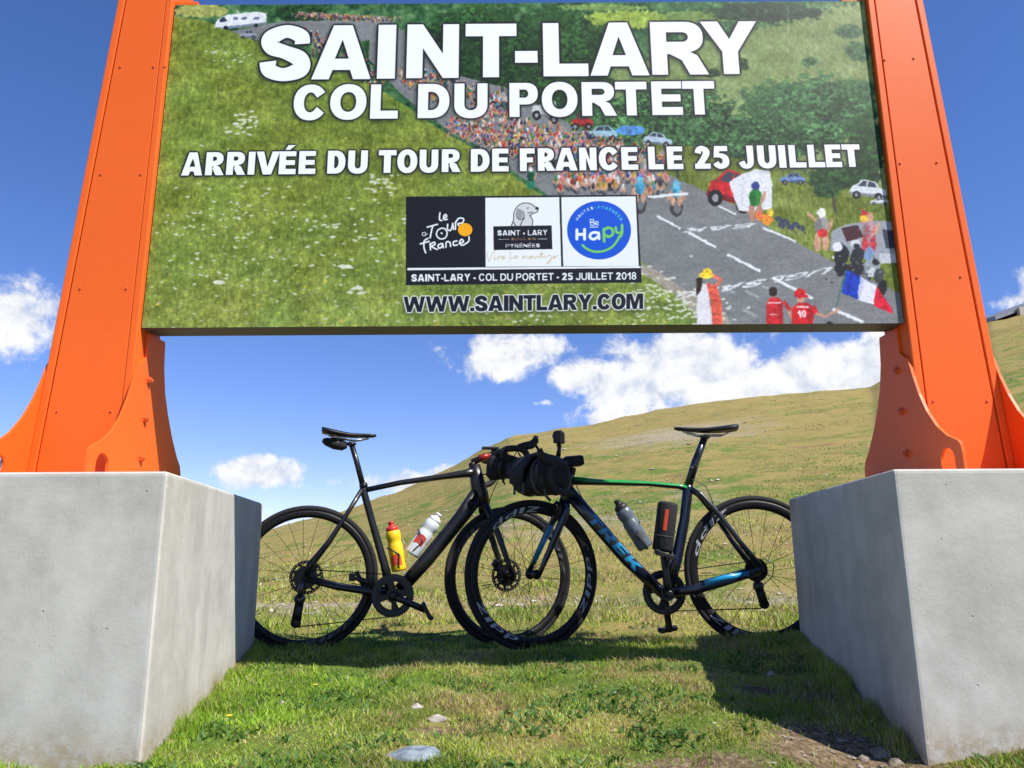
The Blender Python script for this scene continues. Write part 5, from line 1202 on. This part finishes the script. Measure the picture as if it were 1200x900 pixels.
def derailleur(parent, hub, side, cage_to, m_=None):
    x, z = hub; cx, cz = cage_to
    up = (x + (cx - x) * .42, z + (cz - z) * .48); q = MB(); y = .052 * side
    q.tube([(x, y, z - .006), (x - .004, y + .01 * side, z - .03), (up[0], y + .012 * side, up[1] + .008)], [.009, .013, .015], 10)
    q.ball((up[0], y + .008 * side, up[1] + .004), (.027, .018, .026), 12); q.build('rear_derailleur', M['crank_b'], parent)
    q = MB()
    for p_, r_ in ((up, .016), ((cx, cz), .017)):
        pts = [((r_ + (.003 if t % 2 else 0)) * math.cos(math.pi * t / 11), (r_ + (.003 if t % 2 else 0)) * math.sin(math.pi * t / 11)) for t in range(22)]
        q.plate([pts], .004, (p_[0], y - .006 * side, p_[1] - (.012 if p_ is up else 0)), (1, 0, 0), (0, 0, 1))
    q.tube([(up[0], y, up[1] - .006), (cx, y, cz)], [(.002, .020), (.002, .022)], 8); q.tube([(up[0], y - .012 * side, up[1] - .006), (cx, y - .012 * side, cz)], [(.0015, .015), (.0015, .017)], 8)
    q.ball((cx, y - .004 * side, cz), (.024, .008, .022), 14)
    q.build('derailleur_cage', M['plastic'], parent)
    return (cx, cz)
def chain(parent, hub, rh, bb, rb, cage, y):
    """upper run from the sprocket to the ring, lower run from the ring to the cage"""
    q = MB(); (hx, hz), (bx, bz), (cx, cz) = hub, bb, cage
    def run(a, b):
        L = math.hypot(b[0] - a[0], b[1] - a[1]); n_ = int(L / .0127); ux, uz = (b[0] - a[0]) / L, (b[1] - a[1]) / L
        q.tube([(a[0], y, a[1]), (b[0], y, b[1])], [(.0024, .0022)] * 2, 6)
        for i in range(n_): s_ = (i + .5) / n_; q.ball((a[0] + ux * L * s_, y, a[1] + uz * L * s_), (.0040, .0036, .0040), 6)
    run((hx, hz + rh), (bx, bz + rb)); run((bx + .01, bz - rb), (cx, cz - .018)); q.build('chain', M['chain'], parent)
def handlebar(parent, st, steer, P):
    """P: clamp centre in bicycle coordinates; steer: rotation of the front end"""
    T = Matrix.Translation(P) @ steer; q = MB()
    bar = [(0, 0, 0), (0, .10, 0), (.004, .165, .001), (.022, .192, .0), (.062, .203, -.002), (.088, .207, -.022), (.094, .210, -.060), (.076, .213, -.100), (.040, .216, -.124), (-.020, .218, -.130)]
    pts = [T @ V(a, -b, c) for a, b, c in bar[::-1]] + [T @ V(*p) for p in bar[1:]]
    # smooth
    sm_ = []
    for i in range(len(pts) - 1):
        p0, p1, p2, p3 = pts[max(i - 1, 0)], pts[i], pts[i + 1], pts[min(i + 2, len(pts) - 1)]
        for k in range(4):
            t = k / 4; sm_.append(.5 * (2 * p1 + (p2 - p0) * t + (2 * p0 - 5 * p1 + 4 * p2 - p3) * t * t + (3 * p1 - p0 - 3 * p2 + p3) * t ** 3))
    sm_.append(pts[-1]); q.tube(sm_, .0160, 12); q.build('handlebar', M['tape'], parent)
    for s_ in (-1, 1):
        q = MB(); hd = [T @ V(.052, .203 * s_, .004), T @ V(.085, .206 * s_, .012), T @ V(.118, .207 * s_, .020), T @ V(.142, .207 * s_, .042), T @ V(.146, .205 * s_, .066)]
        q.tube(hd, [(.016, .018), (.016, .021), (.015, .021), (.014, .018), (.010, .012)], 12, ref=tuple(steer @ V(0, 1, 0))); h_ = q.build('brake_hood', M['tape'], parent)
        q = MB(); q.tube([T @ V(.136, .207 * s_, .026), T @ V(.158, .208 * s_, -.006), T @ V(.160, .209 * s_, -.045), T @ V(.140, .210 * s_, -.088), T @ V(.128, .211 * s_, -.108)], [(.007, .008), (.008, .006), (.008, .005), (.007, .005), (.005, .004)], 10); q.build('brake_lever', M['darksteel'], h_)
    return T
def cage(parent, base, top, r_, name='bottle_cage'):
    b, t = Vector(base), Vector(top); ax = (t - b).normalized(); L = (t - b).length; side = Vector((0, 1, 0)); up = ax.cross(side); q = MB()
    for s_ in (-1, 1):
        pts = [b - ax * .006 + side * 0, b - ax * .006 + side * r_ * .8 * s_, b + ax * .02 + side * (r_ + .003) * s_, b + ax * L * .34 + side * (r_ + .003) * s_ + up * (-.012), b + ax * L * .50 + side * r_ * .75 * s_ + up * r_ * .72, b + ax * L * .53 + up * (r_ + .004)]
        q.tube(pts, .0032, 8, ref=(.3, .2, .9))
    q.build(name, M['plastic'], parent)

# ---------------------------------------------------------------- left bicycle: faces right, gears towards the camera
rootp, yaw, lc = bike_frame((358, 677), 3.56, (597, 674.5), 3.73)
bk = empty('road_bicycle', rootp, yaw)
tag(bk, 'plain black road bicycle with yellow and white bottles, leaning on the left concrete block', 'bicycle', 'road bicycles parked between the blocks')
def L3(px, py, y=0.0): t, z = lc(px, py); return V(t, y, z)
rh = L3(358, 677); fh = L3(597, 674.5); bb = L3(460, 697); sc = L3(426, 575); stp = L3(412, 519); ht = L3(555, 550); hb = L3(566, 590)
wr = wheel(bk, rh, Matrix.Rotation(R(10), 4, 'Y'), 24, M['decalgrey'], (305,), disc=True, cass=-1, side=1, deep=.006, ph=.018)
dS = R(13); axh = (ht - hb).normalized(); st = Matrix.Rotation(dS, 4, axh)
wf = wheel(bk, fh, Matrix.Rotation(dS, 4, 'Z') @ Matrix.Rotation(R(-25), 4, 'Y'), 24, M['decalgrey'], (240, 0, 115), disc=True, side=1, deep=.006, ph=.018)
q = MB()
q.tube([sc + V(-.005, 0, .0), L3(470, 565.5), L3(520, 558.5), L3(545, 555), L3(559, 553)], [(.013, .0135), (.014, .0135), (.017, .015), (.021, .020), (.026, .029)], 14)
q.tube([L3(556, 545), L3(559, 562), L3(563, 580), L3(567, 592)], [(.026, .029), (.027, .037), (.028, .042), (.026, .032)], 16)
q.tube([L3(561, 578), L3(540, 607), L3(500, 656), L3(468, 692)], [(.026, .042), (.028, .037), (.030, .036), (.032, .032)], 16, power=.8)
q.tube([L3(425, 566), sc, L3(437, 615), L3(450, 660), bb + V(-.008, 0, .015)], [(.017, .017), (.018, .018), (.017, .018), (.018, .020), (.030, .026)], 14)
q.ball(bb, (.036, .036, .034), 16); q.lathe([(.030, -.036), (.030, .036)], bb, (0, 1, 0), 20)
for s_ in (-1, 1):
    q.tube([L3(424, 574, .010 * s_), L3(405, 605, .022 * s_), L3(385, 636, .045 * s_), L3(364, 662, .060 * s_), rh + V(.006, .062 * s_, .010)], [(.009, .011), (.008, .010), (.008, .011), (.008, .015), (.007, .014)], 12)
    q.tube([bb + V(-.02, .030 * s_, 0), L3(428, 692, .040 * s_), L3(395, 687, .055 * s_), rh + V(.01, .062 * s_, -.004)], [(.011, .017), (.010, .016), (.009, .014), (.007, .013)], 12)
q.build('frame', M['carbon'], bk)
q = MB().tube([L3(426, 572), L3(419, 545), stp + V(0, 0, -.006)], [.0145, .0140, .0138], 14); q.ball(stp + V(-.002, 0, -.006), (.026, .024, .012), 12); q.build('seatpost', M['carbon'], bk)
MB().lathe([(.020, -.010), (.020, .010)], L3(426, 569), (L3(419, 545) - L3(426, 572)).normalized(), 16).build('seat_clamp', M['darksteel'], bk)
a, b_ = L3(378, 503), L3(441, 510); saddle(bk, (a.x, a.z), (b_.x, b_.z))
q = MB(); dn = (hb - ht).normalized(); axf = (st @ V(0, 1, 0)); ff = (st @ V(1, 0, 0))
for s_ in (-1, 1):
    c0 = hb + dn * .004 + axf * .010 * s_; p = [hb - dn * .01, hb + dn * .03 + axf * .036 * s_, hb + (fh - hb) * .45 + axf * .050 * s_, hb + (fh - hb) * .85 + axf * .054 * s_ - ff * .004, fh + axf * .056 * s_]
    q.tube(p, [(.018, .024), (.011, .021), (.009, .018), (.008, .014), (.009, .012)], 12, ref=tuple(axf))
q.build('fork', M['carbon'], bk)
q = MB(); q.box(fh + axf * .048 + V(-.045, 0, .055), (.05, .022, .042), rot=Matrix.Rotation(R(40), 3, 'Y')); q.build('brake_caliper', M['darksteel'], bk, .005)
bc = L3(579, 533) ; q = MB(); top = ht - dn * .045
q.lathe([(.019, 0), (.019, .03), (.016, .034)], ht - dn * .002 + V(0, 0, 0), -dn, 18); q.tube([top + dn * .01, top + (bc - top) * .5 + V(0, 0, .001), bc], [(.017, .018), (.015, .015), (.019, .019)], 14); q.build('stem', M['darksteel'], bk)
T = handlebar(bk, bk, st, bc)
q = MB(); q.tube([bc + (top - bc) * .20 + V(0, 0, .002), bc + (top - bc) * .68 + V(0, 0, .002)], .0175, 14); q.build('stem_band', M['red'], bk)
q = MB(); q.box(bc + V(-.02, 0, .034), (.085, .05, .012)); q.box(bc + V(0, 0, .022), (.03, .02, .016)); q.build('bike_computer', M['plastic'], bk, .003)
for s_ in (-1, 1):
    q = MB(); q.tube([T @ V(.045, .19 * s_, .0), T @ V(.085, .13 * s_, .035), T @ V(.095, .06 * s_, .0), T @ V(.055, .02 * s_, -.075), ht + dn * .03 + axf * .028 * s_ + ff * .03, hb - dn * .015 + axf * .026 * s_], .0023, 6); q.build('brake_hose', M['plastic'], bk)
chainset(bk, (bb.x, bb.z), -1, -23.5, .098, M['plastic'])
cg = L3(348, 729); cz_ = derailleur(bk, (rh.x - .006, rh.z), -1, (cg.x, cg.z)); chain(bk, (rh.x + .01, rh.z), .040, (bb.x - .02, bb.z), .097, (cg.x, cg.z), -.046)
q = MB(); q.box(L3(413, 676, -.03), (.032, .02, .036)); q.tube([L3(413, 676, -.03), L3(432, 684, -.02)], .008, 8); q.build('front_derailleur', M['darksteel'], bk, .004)
q = MB(); q.tube([bc + axf * -.02 + V(.02, 0, 0), bc + V(.05, -.01, -.06), L3(574, 585), L3(572, 600)], .0024, 6); q.build('brake_hose', M['plastic'], bk)
for (b0, t0) in (((468, 667), (459, 617)), ((482, 648), (511, 607))):
    cage(bk, L3(*b0), L3(*t0), .037)
bottle('water_bottle', 'yellow bottle with red cap in the seat tube cage of the plain black bicycle', 'bottle', L3(468, 669), L3(458, 611), .0365, M['yellow'], M['redcap'], bk, prnt=(M['orangeprint'], .10, .30, -40, 40))
bottle('water_bottle', 'white translucent bottle with red print on the down tube of the plain black bicycle', 'bottle', L3(482, 650), L3(515, 602), .0375, M['white'], M['white'], bk, prnt=(M['redprint'], .22, .42, -45, 35))
q = MB(); mw = Matrix.Translation(rootp) @ Matrix.Rotation(yaw, 4, 'Z')
e = empty('saddle_bag', mw @ L3(393, 520), yaw); tag(e, 'small black wedge bag strapped under the saddle of the plain black bicycle', 'bag')
q = MB(); q.tube([(-.062, 0, .016), (-.045, 0, .010), (-.005, 0, .000), (.035, 0, -.008), (.056, 0, -.006)], [(.012, .010), (.030, .020), (.034, .028), (.028, .026), (.016, .016)], 14); q.build('bag_body', M['fabric'], e)
q = MB(); q.lathe([(.031, -.008), (.031, .008)], (.01, 0, .0), (1, 0, -.2), 14); q.build('strap', M['fabricgrey'], e)

# ---------------------------------------------------------------- right bicycle: faces left, gears away from the camera
rootp2, yaw2, lc2 = bike_frame((888, 668), 3.44, (624, 673), 3.44)
b2 = empty('road_bicycle', rootp2, yaw2)
tag(b2, 'road bicycle with green top tube, blue lettering and handlebar bag, beside the right block', 'bicycle', 'road bicycles parked between the blocks')
def R3(px, py, y=0.0): t, z = lc2(px, py); return V(t, y, z)
rh = R3(888, 668); fh = R3(625, 673); bb = R3(781, 695); sc = R3(806, 573); stp = R3(826, 511); ht = R3(669, 556); hb = R3(661, 590)
wheel(b2, rh, Matrix.Rotation(R(5), 4, 'Y'), 20, M['decal'], (135, 240, 20), cass=-1)
dS = R(25); axh = (ht - hb).normalized(); st = Matrix.Rotation(dS, 4, axh)
wheel(b2, fh, Matrix.Rotation(dS, 4, 'Z') @ Matrix.Rotation(R(12), 4, 'Y'), 18, M['decal'], (214, 336, 97))
q = MB()
def ttube(pts, rad, q=q):
    """top tube: green above, black below"""
    n0 = len(q.f); q.tube(pts, rad, 16)
    for i in range(n0, len(q.f)):
        zz = [q.v[k][2] for k in q.f[i]]; xx = [q.v[k][0] for k in q.f[i]]
        cxm = sum(xx) / len(xx); mid_ = np.interp(cxm, sorted(p.x for p in pts), [p.z for p in sorted(pts, key=lambda p: p.x)])
        if sum(zz) / len(zz) > mid_ - .002: q.mi[i] = 1
ttube([R3(667, 563), R3(700, 565), R3(760, 567), R3(795, 570), R3(808, 573)], [(.021, .021), (.019, .015), (.017, .012), (.017, .013), (.018, .018)])
q.tube([R3(668, 549), R3(667, 562), R3(664, 578), R3(660, 592)], [(.022, .022), (.022, .024), (.024, .028), (.023, .022)], 16)
q.tube([R3(665, 575), R3(690, 604), R3(735, 656), R3(775, 694)], [(.026, .032), (.028, .031), (.028, .030), (.032, .026)], 18, power=.78)
q.tube([R3(808, 568), sc, R3(802, 610), R3(793, 655), R3(784, 690)], [(.017, .018), (.019, .024), (.019, .024), (.024, .026), (.034, .024)], 14)
q.ball(bb, (.040, .040, .036), 16); q.lathe([(.032, -.042), (.032, .042)], bb, (0, 1, 0), 20)
for s_ in (-1, 1):
    q.tube([bb + V(-.02, .032 * s_, .004), R3(812, 690, .042 * s_), R3(845, 681, .054 * s_), rh + V(.01, .062 * s_, -.002)], [(.012, .021), (.011, .022), (.010, .019), (.007, .014)], 12)
q.build('frame', [M['carbon2'], M['green']], b2)
for s_ in (-1, 1):
    q = MB(); q.tube([R3(809, 573, .012 * s_), R3(820, 580, .022 * s_), R3(840, 603, .038 * s_), R3(862, 634, .055 * s_), rh + V(.012, .062 * s_, .022)], [(.009, .012), (.009, .012), (.009, .011), (.008, .012), (.007, .015)], 12)
    q.build('seatstay', M['greendark'] if 'greendark' in M else M['carbon2'], b2)
q = MB(); q.tube([R3(822, 683.5, .0535), R3(845, 676.5, .0565), R3(872, 671.5, .0620)], [(.0102, .0135), (.0102, .0135), (.0085, .010)], 12); q.build('blue_paint_band', M['cyan'], b2)
# lettering along the down tube
def tube_word(word, A, B, parent, m_, h, r_, zoff):
    ax = (B - A); L = ax.length; ux = ax.normalized(); up = Vector((0, 1, 0)).cross(ux)
    if up.z < 0: up = -up
    gs, w = layout(word, .16, .24, .19); q = MB()
    for gr in gs:
        cs = [[Vector((p[0], p[1], 0)) for p in ct] for ct in gr]; bm = bmesh.new(); flat = [p for ct in cs for p in ct]; bv = [bm.verts.new(p) for p in flat]
        for t in geometry.tessellate_polygon(cs):
            try: bm.faces.new([bv[i] for i in t])
            except ValueError: pass
        bmesh.ops.subdivide_edges(bm, edges=bm.edges[:], cuts=3, use_grid_fill=True); vs = []
        for v_ in bm.verts:
            u_ = (v_.co.y - .5) * h; sx = (v_.co.x + .15 * (v_.co.y - .5)) / w * L
            c_ = max(0.0, 1 - (abs(u_) / .0315) ** (2 / .78)) ** (.78 / 2)
            p_ = A + ux * sx + up * u_; vs.append((p_.x, r_ * c_ + .0012, p_.z))
        bm.verts.index_update(); q.add(vs, [tuple(v_.index for v_ in f.verts) for f in bm.faces], 0, True); bm.free()
    return q.build('lettering', m_, parent, fix=False)
tube_word('TREK', R3(690.5, 604.5), R3(748, 668), b2, M['cyan'], .040, .0285, 0)
q = MB().tube([R3(806, 571), R3(815, 541), stp + V(0, 0, -.004)], [(.016, .020), (.015, .019), (.014, .016)], 14); q.ball(stp + V(.0, 0, -.004), (.026, .024, .014), 12); q.build('seatpost', M['carbon2'], b2)
MB().ball(R3(809, 549, .018), (.010, .006, .008), 10).build('seat_light', M['plastic'], b2)
a, b_ = R3(862, 500), R3(790, 501.5); saddle(b2, (a.x, a.z), (b_.x, b_.z))
dn = (hb - ht).normalized(); axf = (st @ V(0, 1, 0)); ff = (st @ V(1, 0, 0))
for s_ in (-1, 1):
    q = MB(); p = [hb - dn * .012 + axf * .006 * s_, hb + dn * .028 + axf * .036 * s_, hb + (fh - hb) * .5 + axf * .047 * s_ - ff * .004, hb + (fh - hb) * .85 + axf * .050 * s_ - ff * .002, fh + axf * .053 * s_]
    q.tube(p, [(.018, .022), (.011, .020), (.009, .017), (.008, .013), (.009, .012)], 12, ref=tuple(axf)); fk = q.build('fork_leg', M['carbon2'], b2)
    q = MB(); a_, c_ = hb + (fh - hb) * .18, hb + (fh - hb) * .86; sgn = -s_
    o_ = [hb + (fh - hb) * .20 + axf * (.0405 * s_ - .0085 * s_) - ff * .003, hb + (fh - hb) * .5 + axf * (.047 * s_ - .0075 * s_) - ff * .004, hb + (fh - hb) * .84 + axf * (.050 * s_ - .0065 * s_) - ff * .002]
    q.tube(o_, [(.0035, .0135), (.0035, .0125), (.003, .010)], 10, ref=tuple(axf)); q.build('blue_inner_paint', M['cyan'], fk)
bc = R3(642, 543); top = ht - dn * .040; q = MB()
q.lathe([(.019, 0), (.019, .028), (.016, .032)], ht - dn * .002, -dn, 18); q.tube([top, top + (bc - top) * .5, bc], [(.017, .018), (.015, .016), (.019, .019)], 14); q.build('stem', M['plastic'], b2)
T = handlebar(b2, b2, st, bc)
for s_ in (-1, 1):
    q = MB(); q.tube([T @ V(.045, .19 * s_, .002), T @ V(.10, .13 * s_, .055), T @ V(.115, .05 * s_, .03), T @ V(.065, .02 * s_, -.045), ht + dn * .02 + axf * .030 * s_, R3(682, 585, .03 * s_)], .0023, 6); q.build('cable', M['plastic'], b2)
# rim brakes, cables
q = MB(); c0 = hb + ff * .035 + dn * .012
q.tube([c0 + axf * .034 - V(0, 0, .045), c0 + axf * .036, c0 + V(0, 0, .018), c0 - axf * .036, c0 - axf * .034 - V(0, 0, .045)], [(.007, .009)] * 5, 10, ref=tuple(ff)); q.build('front_brake', M['darksteel'], b2)
q = MB(); c0 = R3(836, 596); q.tube([c0 + V(-.01, .034, -.040), c0 + V(0, .036, -.004), c0 + V(.006, 0, .020), c0 + V(0, -.036, -.004), c0 + V(-.01, -.034, -.040)], [(.007, .010)] * 5, 10, ref=(1, 0, 0)); q.build('rear_brake', M['darksteel'], b2)
q = MB(); q.tube([R3(800, 566, .012), R3(812, 562, .014), R3(826, 570, .014), R3(833, 584, .008), R3(836, 592)], .0022, 6); q.build('brake_cable', M['plastic'], b2)
q = MB(); q.tube([rh + V(-.01, -.06, .03), R3(901, 655, -.06), R3(912, 662, -.06), R3(911, 676, -.06), R3(899, 687, -.055)], .0024, 6); q.build('gear_cable', M['plastic'], b2)
chainset(b2, (bb.x, bb.z), -1, -97, .098, M['plastic'])
cg = R3(900, 709); derailleur(b2, (rh.x - .004, rh.z - .01), -1, (cg.x, cg.z)); chain(b2, (rh.x, rh.z), .040, (bb.x, bb.z), .085, (cg.x, cg.z), -.046)
for (b0, t0, r_) in (((757, 642), (727, 594), .037), ((777, 644), (783, 600), .042)): cage(b2, R3(*b0), R3(*t0), r_)
MB().tube([R3(788, 648, .0), R3(783, 661, .012), R3(781, 678, .012)], [(.012, .016), (.010, .012), (.012, .010)], 10).build('front_derailleur', M['darksteel'], b2)
bottle('water_bottle', 'smoky grey bottle with dark cap on the blue lettered tube of the right bicycle', 'bottle', R3(757, 642), R3(722, 586), .0375, M['smoke'], M['plastic'], b2, prnt=(M['fabricgrey'], .16, .30, -30, 40))
bottle('tool_canister', 'black canister with an orange stripe on the seat tube of the green and black bicycle', 'canister', R3(776, 646.5), R3(783, 588.5), .047, M['fabric'], None, b2, 'can', M['orangeprint'])
mw2 = Matrix.Translation(rootp2) @ Matrix.Rotation(yaw2, 4, 'Z')
# ---- handlebar bag hung in front of the bars
bagc = bc + ff * .048 - V(0, 0, .066)
e = bpy.data.objects.new('handlebar_bag', None); COL.objects.link(e); e.matrix_world = mw2 @ Matrix.Translation(bagc) @ Matrix.Rotation(dS, 4, 'Z'); tag(e, 'black roll bag with grey straps hanging from the handlebar of the green and black bicycle', 'bag')
q = MB(); pts = []; rad = []
for i in range(17):
    t = i / 16; y_ = -.195 + .40 * t; w = 1 - .5 * max(0, abs(t - .5) * 2 - .72) / .28
    pts.append((.004 * math.sin(i * 2.1), y_, .003 * math.sin(i * 1.3))); rad.append(((.070 + .018 * t + .005 * math.sin(i * 2.7)) * w, (.074 + .020 * t + .005 * math.sin(i * 1.9)) * w))
q.tube(pts, rad, 22, ref=(1, 0, 0)); q.build('roll', M['fabric'], e)
q = MB(); q.tube([(.045, -.10, -.02), (.062, -.06, -.022), (.068, 0, -.025), (.062, .06, -.022), (.045, .10, -.02)], [(.02, .035), (.040, .052), (.044, .055), (.040, .052), (.02, .035)], 16, ref=(1, 0, 0)); q.build('front_pocket', M['fabric'], e)
q = MB(); q.tube([(-.055, -.13, .075), (-.02, -.13, .098), (.05, -.12, .096), (.098, -.11, .060), (.112, -.10, .0)], [(.006, .02)] * 5, 8, ref=(0, 0, 1)); q.tube([(-.05, 0, .088), (.02, 0, .104), (.08, 0, .084), (.118, 0, .03), (.120, 0, -.03)], [(.010, .085), (.012, .095), (.012, .095), (.010, .085), (.006, .07)], 12, ref=(0, 0, 1)); q.build('flap', M['fabric'], e)
for y_ in (-.05, .05):
    q = MB(); q.box((.112, y_, .02), (.016, .022, .026)); q.box((.104, y_, -.055), (.008, .016, .05)); q.build('buckle', M['plastic'], e, .003)
for y_ in (-.10, .10):
    q = MB(); k = 20
    for i in range(k): 
        a, b_ = 2 * math.pi * i / k, 2 * math.pi * (i + 1) / k; w = .0125; r1, r2 = (.092, .097) if y_ > 0 else (.080, .084)
        q.add([(r1 * math.cos(a), y_ - w, r2 * math.sin(a)), (r1 * math.cos(b_), y_ - w, r2 * math.sin(b_)), (r1 * math.cos(b_), y_ + w, r2 * math.sin(b_)), (r1 * math.cos(a), y_ + w, r2 * math.sin(a))], [(0, 1, 2, 3)], 0, True)
    q.box((.03, y_, .078), (.03, .03, .012)); q.build('strap', M['fabricgrey'], e)
q = MB(); q.tube([(.03, .15, .03), (.07, .165, -.02), (.045, .16, -.10), (.02, .15, -.115)], [(.002, .008)] * 4, 6); q.tube([(.05, .13, .06), (.10, .14, .01), (.09, .14, -.08)], .0018, 6); q.build('loose_strap', M['fabricgrey'], e)
q = MB(); q.tube([(.0, -.19, .01), (.01, -.225, -.005), (.0, -.24, -.03)], [(.05, .045), (.035, .04), (.012, .03)], 12, ref=(1, 0, 0)); q.build('rolled_end', M['fabric'], e)
# ---- drawstring pouch beside the stem of the plain black bicycle, between the two handlebars
pc = L3(583, 549, -.06); e = empty('feed_pouch', mw @ pc, yaw); tag(e, 'black drawstring pouch hanging under the handlebar of the plain black bicycle', 'pouch')
q = MB(); q.tube([(-.010, 0, -.062), (-.012, 0, -.045), (-.004, 0, .0), (.004, 0, .036), (.006, 0, .052)], [(.028, .036), (.050, .056), (.054, .062), (.050, .058), (.042, .048)], 18, ref=(0, 1, 0)); q.build('pouch_body', M['fabric'], e)
q = MB(); q.tube([(.01, -.046, .03), (.03, -.049, -.01), (.012, -.046, -.05)], .0022, 6); q.tube([(-.02, -.044, .04), (-.03, -.047, .0)], .002, 6); q.build('cord', M['fabricgrey'], e)
# ---- stem top case and action camera
e = empty('top_tube_case', mw2 @ (R3(671, 541)), yaw2 + .1); tag(e, 'flat black phone case lying on the stem of the green and black bicycle', 'case')
q = MB(); q.box((0, 0, .0), (.098, .085, .046), rot=Matrix.Rotation(R(5), 3, 'Y')); q.build('case_body', M['fabric'], e, .010)
q = MB(); q.box((.002, 0, .0235), (.078, .066, .004), rot=Matrix.Rotation(R(5), 3, 'Y')); q.build('clear_window', M['lens'], e, .001)
q = MB(); q.tube([(.03, .0, -.014), (.028, .0, -.04)], [(.030, .02)] * 2, 10); q.build('mount', M['plastic'], e)
e = empty('action_camera', mw2 @ R3(655, 514), yaw2 - .5); tag(e, 'small black action camera in its case standing above the handlebar of the right bicycle', 'camera')
q = MB(); q.box((0, 0, .004), (.038, .058, .056)); q.build('housing', M['plastic'], e, .005)
q = MB(); q.box((0, .0, .033), (.030, .030, .008)); q.build('latch', M['plastic'], e, .002)
q = MB(); q.lathe([(.013, 0), (.013, .008), (.010, .010)], (.017, .008, .012), (1, 0, 0), 18); q.build('lens', M['lens'], e)
q = MB(); q.box((-.0175, 0, .003), (.002, .036, .030)); q.build('screen', M['smoke'], e)
q = MB(); q.tube([(0, 0, -.022), (0, 0, -.050), (.006, 0, -.085)], [(.008, .009), (.006, .010), (.014, .012)], 10); q.tube([(0, -.018, -.034), (0, .018, -.034)], .006, 10); q.build('mount', M['plastic'], e)

# ================================================================== far things: hut on the crest, ski lift pylon
def far_hut():
    # low hut with a mono pitch sheet roof behind the crest on the right
    a, b = at(1158, 374, 52), at(1262, 336, 52); e = empty('mountain_hut', ((a.x + b.x) / 2, 52, a.z - 2.5)); tag(e, 'low mountain hut with a grey sheet roof on the crest at the far right', 'hut')
    inv = Matrix.Translation(e.location).inverted()
    def hp(q, n, m_):
        o = q.build(n, m_); o.parent = e; o.matrix_parent_inverse = inv; return o
    q = MB(); vs = []
    for y_ in (51.2, 56.0):
        for p_, dz in ((a, 0), (b, 0), (b, -.30), (a, -.30)): vs.append((p_.x, y_, p_.z + dz + (0 if y_ < 52 else .5)))
    q.add(vs, [(0, 1, 2, 3), (4, 7, 6, 5), (0, 4, 5, 1), (3, 2, 6, 7), (0, 3, 7, 4), (1, 5, 6, 2)], 0, False); hp(q, 'roof', M['huts'])
    q = MB(); q.add([(a.x + .4, 51.8, a.z - .36), (b.x - .3, 51.8, b.z - .36), (b.x - .3, 51.8, a.z - 4), (a.x + .4, 51.8, a.z - 4), (a.x + .4, 55.6, a.z + .1), (b.x - .3, 55.6, b.z + .1), (b.x - .3, 55.6, a.z - 4), (a.x + .4, 55.6, a.z - 4)], [(0, 1, 2, 3), (4, 7, 6, 5), (0, 4, 5, 1), (3, 2, 6, 7), (0, 3, 7, 4), (1, 5, 6, 2)], 0, False); hp(q, 'wall', M['hutwall'])
    c = at(1197, 362, 51.0); q = MB(); q.box((c.x, 51.0, c.z - .35), (.5, .3, .9)); hp(q, 'chimney', M['palestone'])
M['huts'] = mat('weathered_roof_sheet', (.23, .235, .25), .5, .4, var=.15, vscale=2); M['hutwall'] = mat('dark_timber', (.10, .085, .07), .8, var=.2, vscale=3)
far_hut()
def pylon():
    t_, f_ = at(4, 531, 75), at(4, 575, 75); e = empty('lift_pylon', (t_.x, 75, f_.z - 3)); tag(e, 'far lattice ski lift pylon seen through the slot of the left side plate', 'pylon')
    H_ = t_.z - f_.z + 3; q = MB(); w0, w1 = 1.1, .35
    for sx in (-1, 1):
        for sy in (-1, 1): q.tube([(w0 * sx, w0 * sy, 0), (w1 * sx, w1 * sy, H_)], .07, 5)
    q.build('leg', M['galv'], e); q = MB(); n_ = 7
    for i in range(n_):
        z0_, z1_ = H_ * i / n_, H_ * (i + 1) / n_; a, b = w0 + (w1 - w0) * i / n_, w0 + (w1 - w0) * (i + 1) / n_
        for s_ in (-1, 1):
            q.tube([(-a, a * s_, z0_), (b, b * s_, z1_)], .045, 4); q.tube([(a, a * s_, z0_), (-b, b * s_, z1_)], .045, 4); q.tube([(a * s_, -a, z0_), (b * s_, b, z1_)], .045, 4)
    q.build('bracing', M['galv'], e); MB().box((0, 0, H_), (3.6, .3, .3)).build('crossarm', M['galv'], e)
pylon()
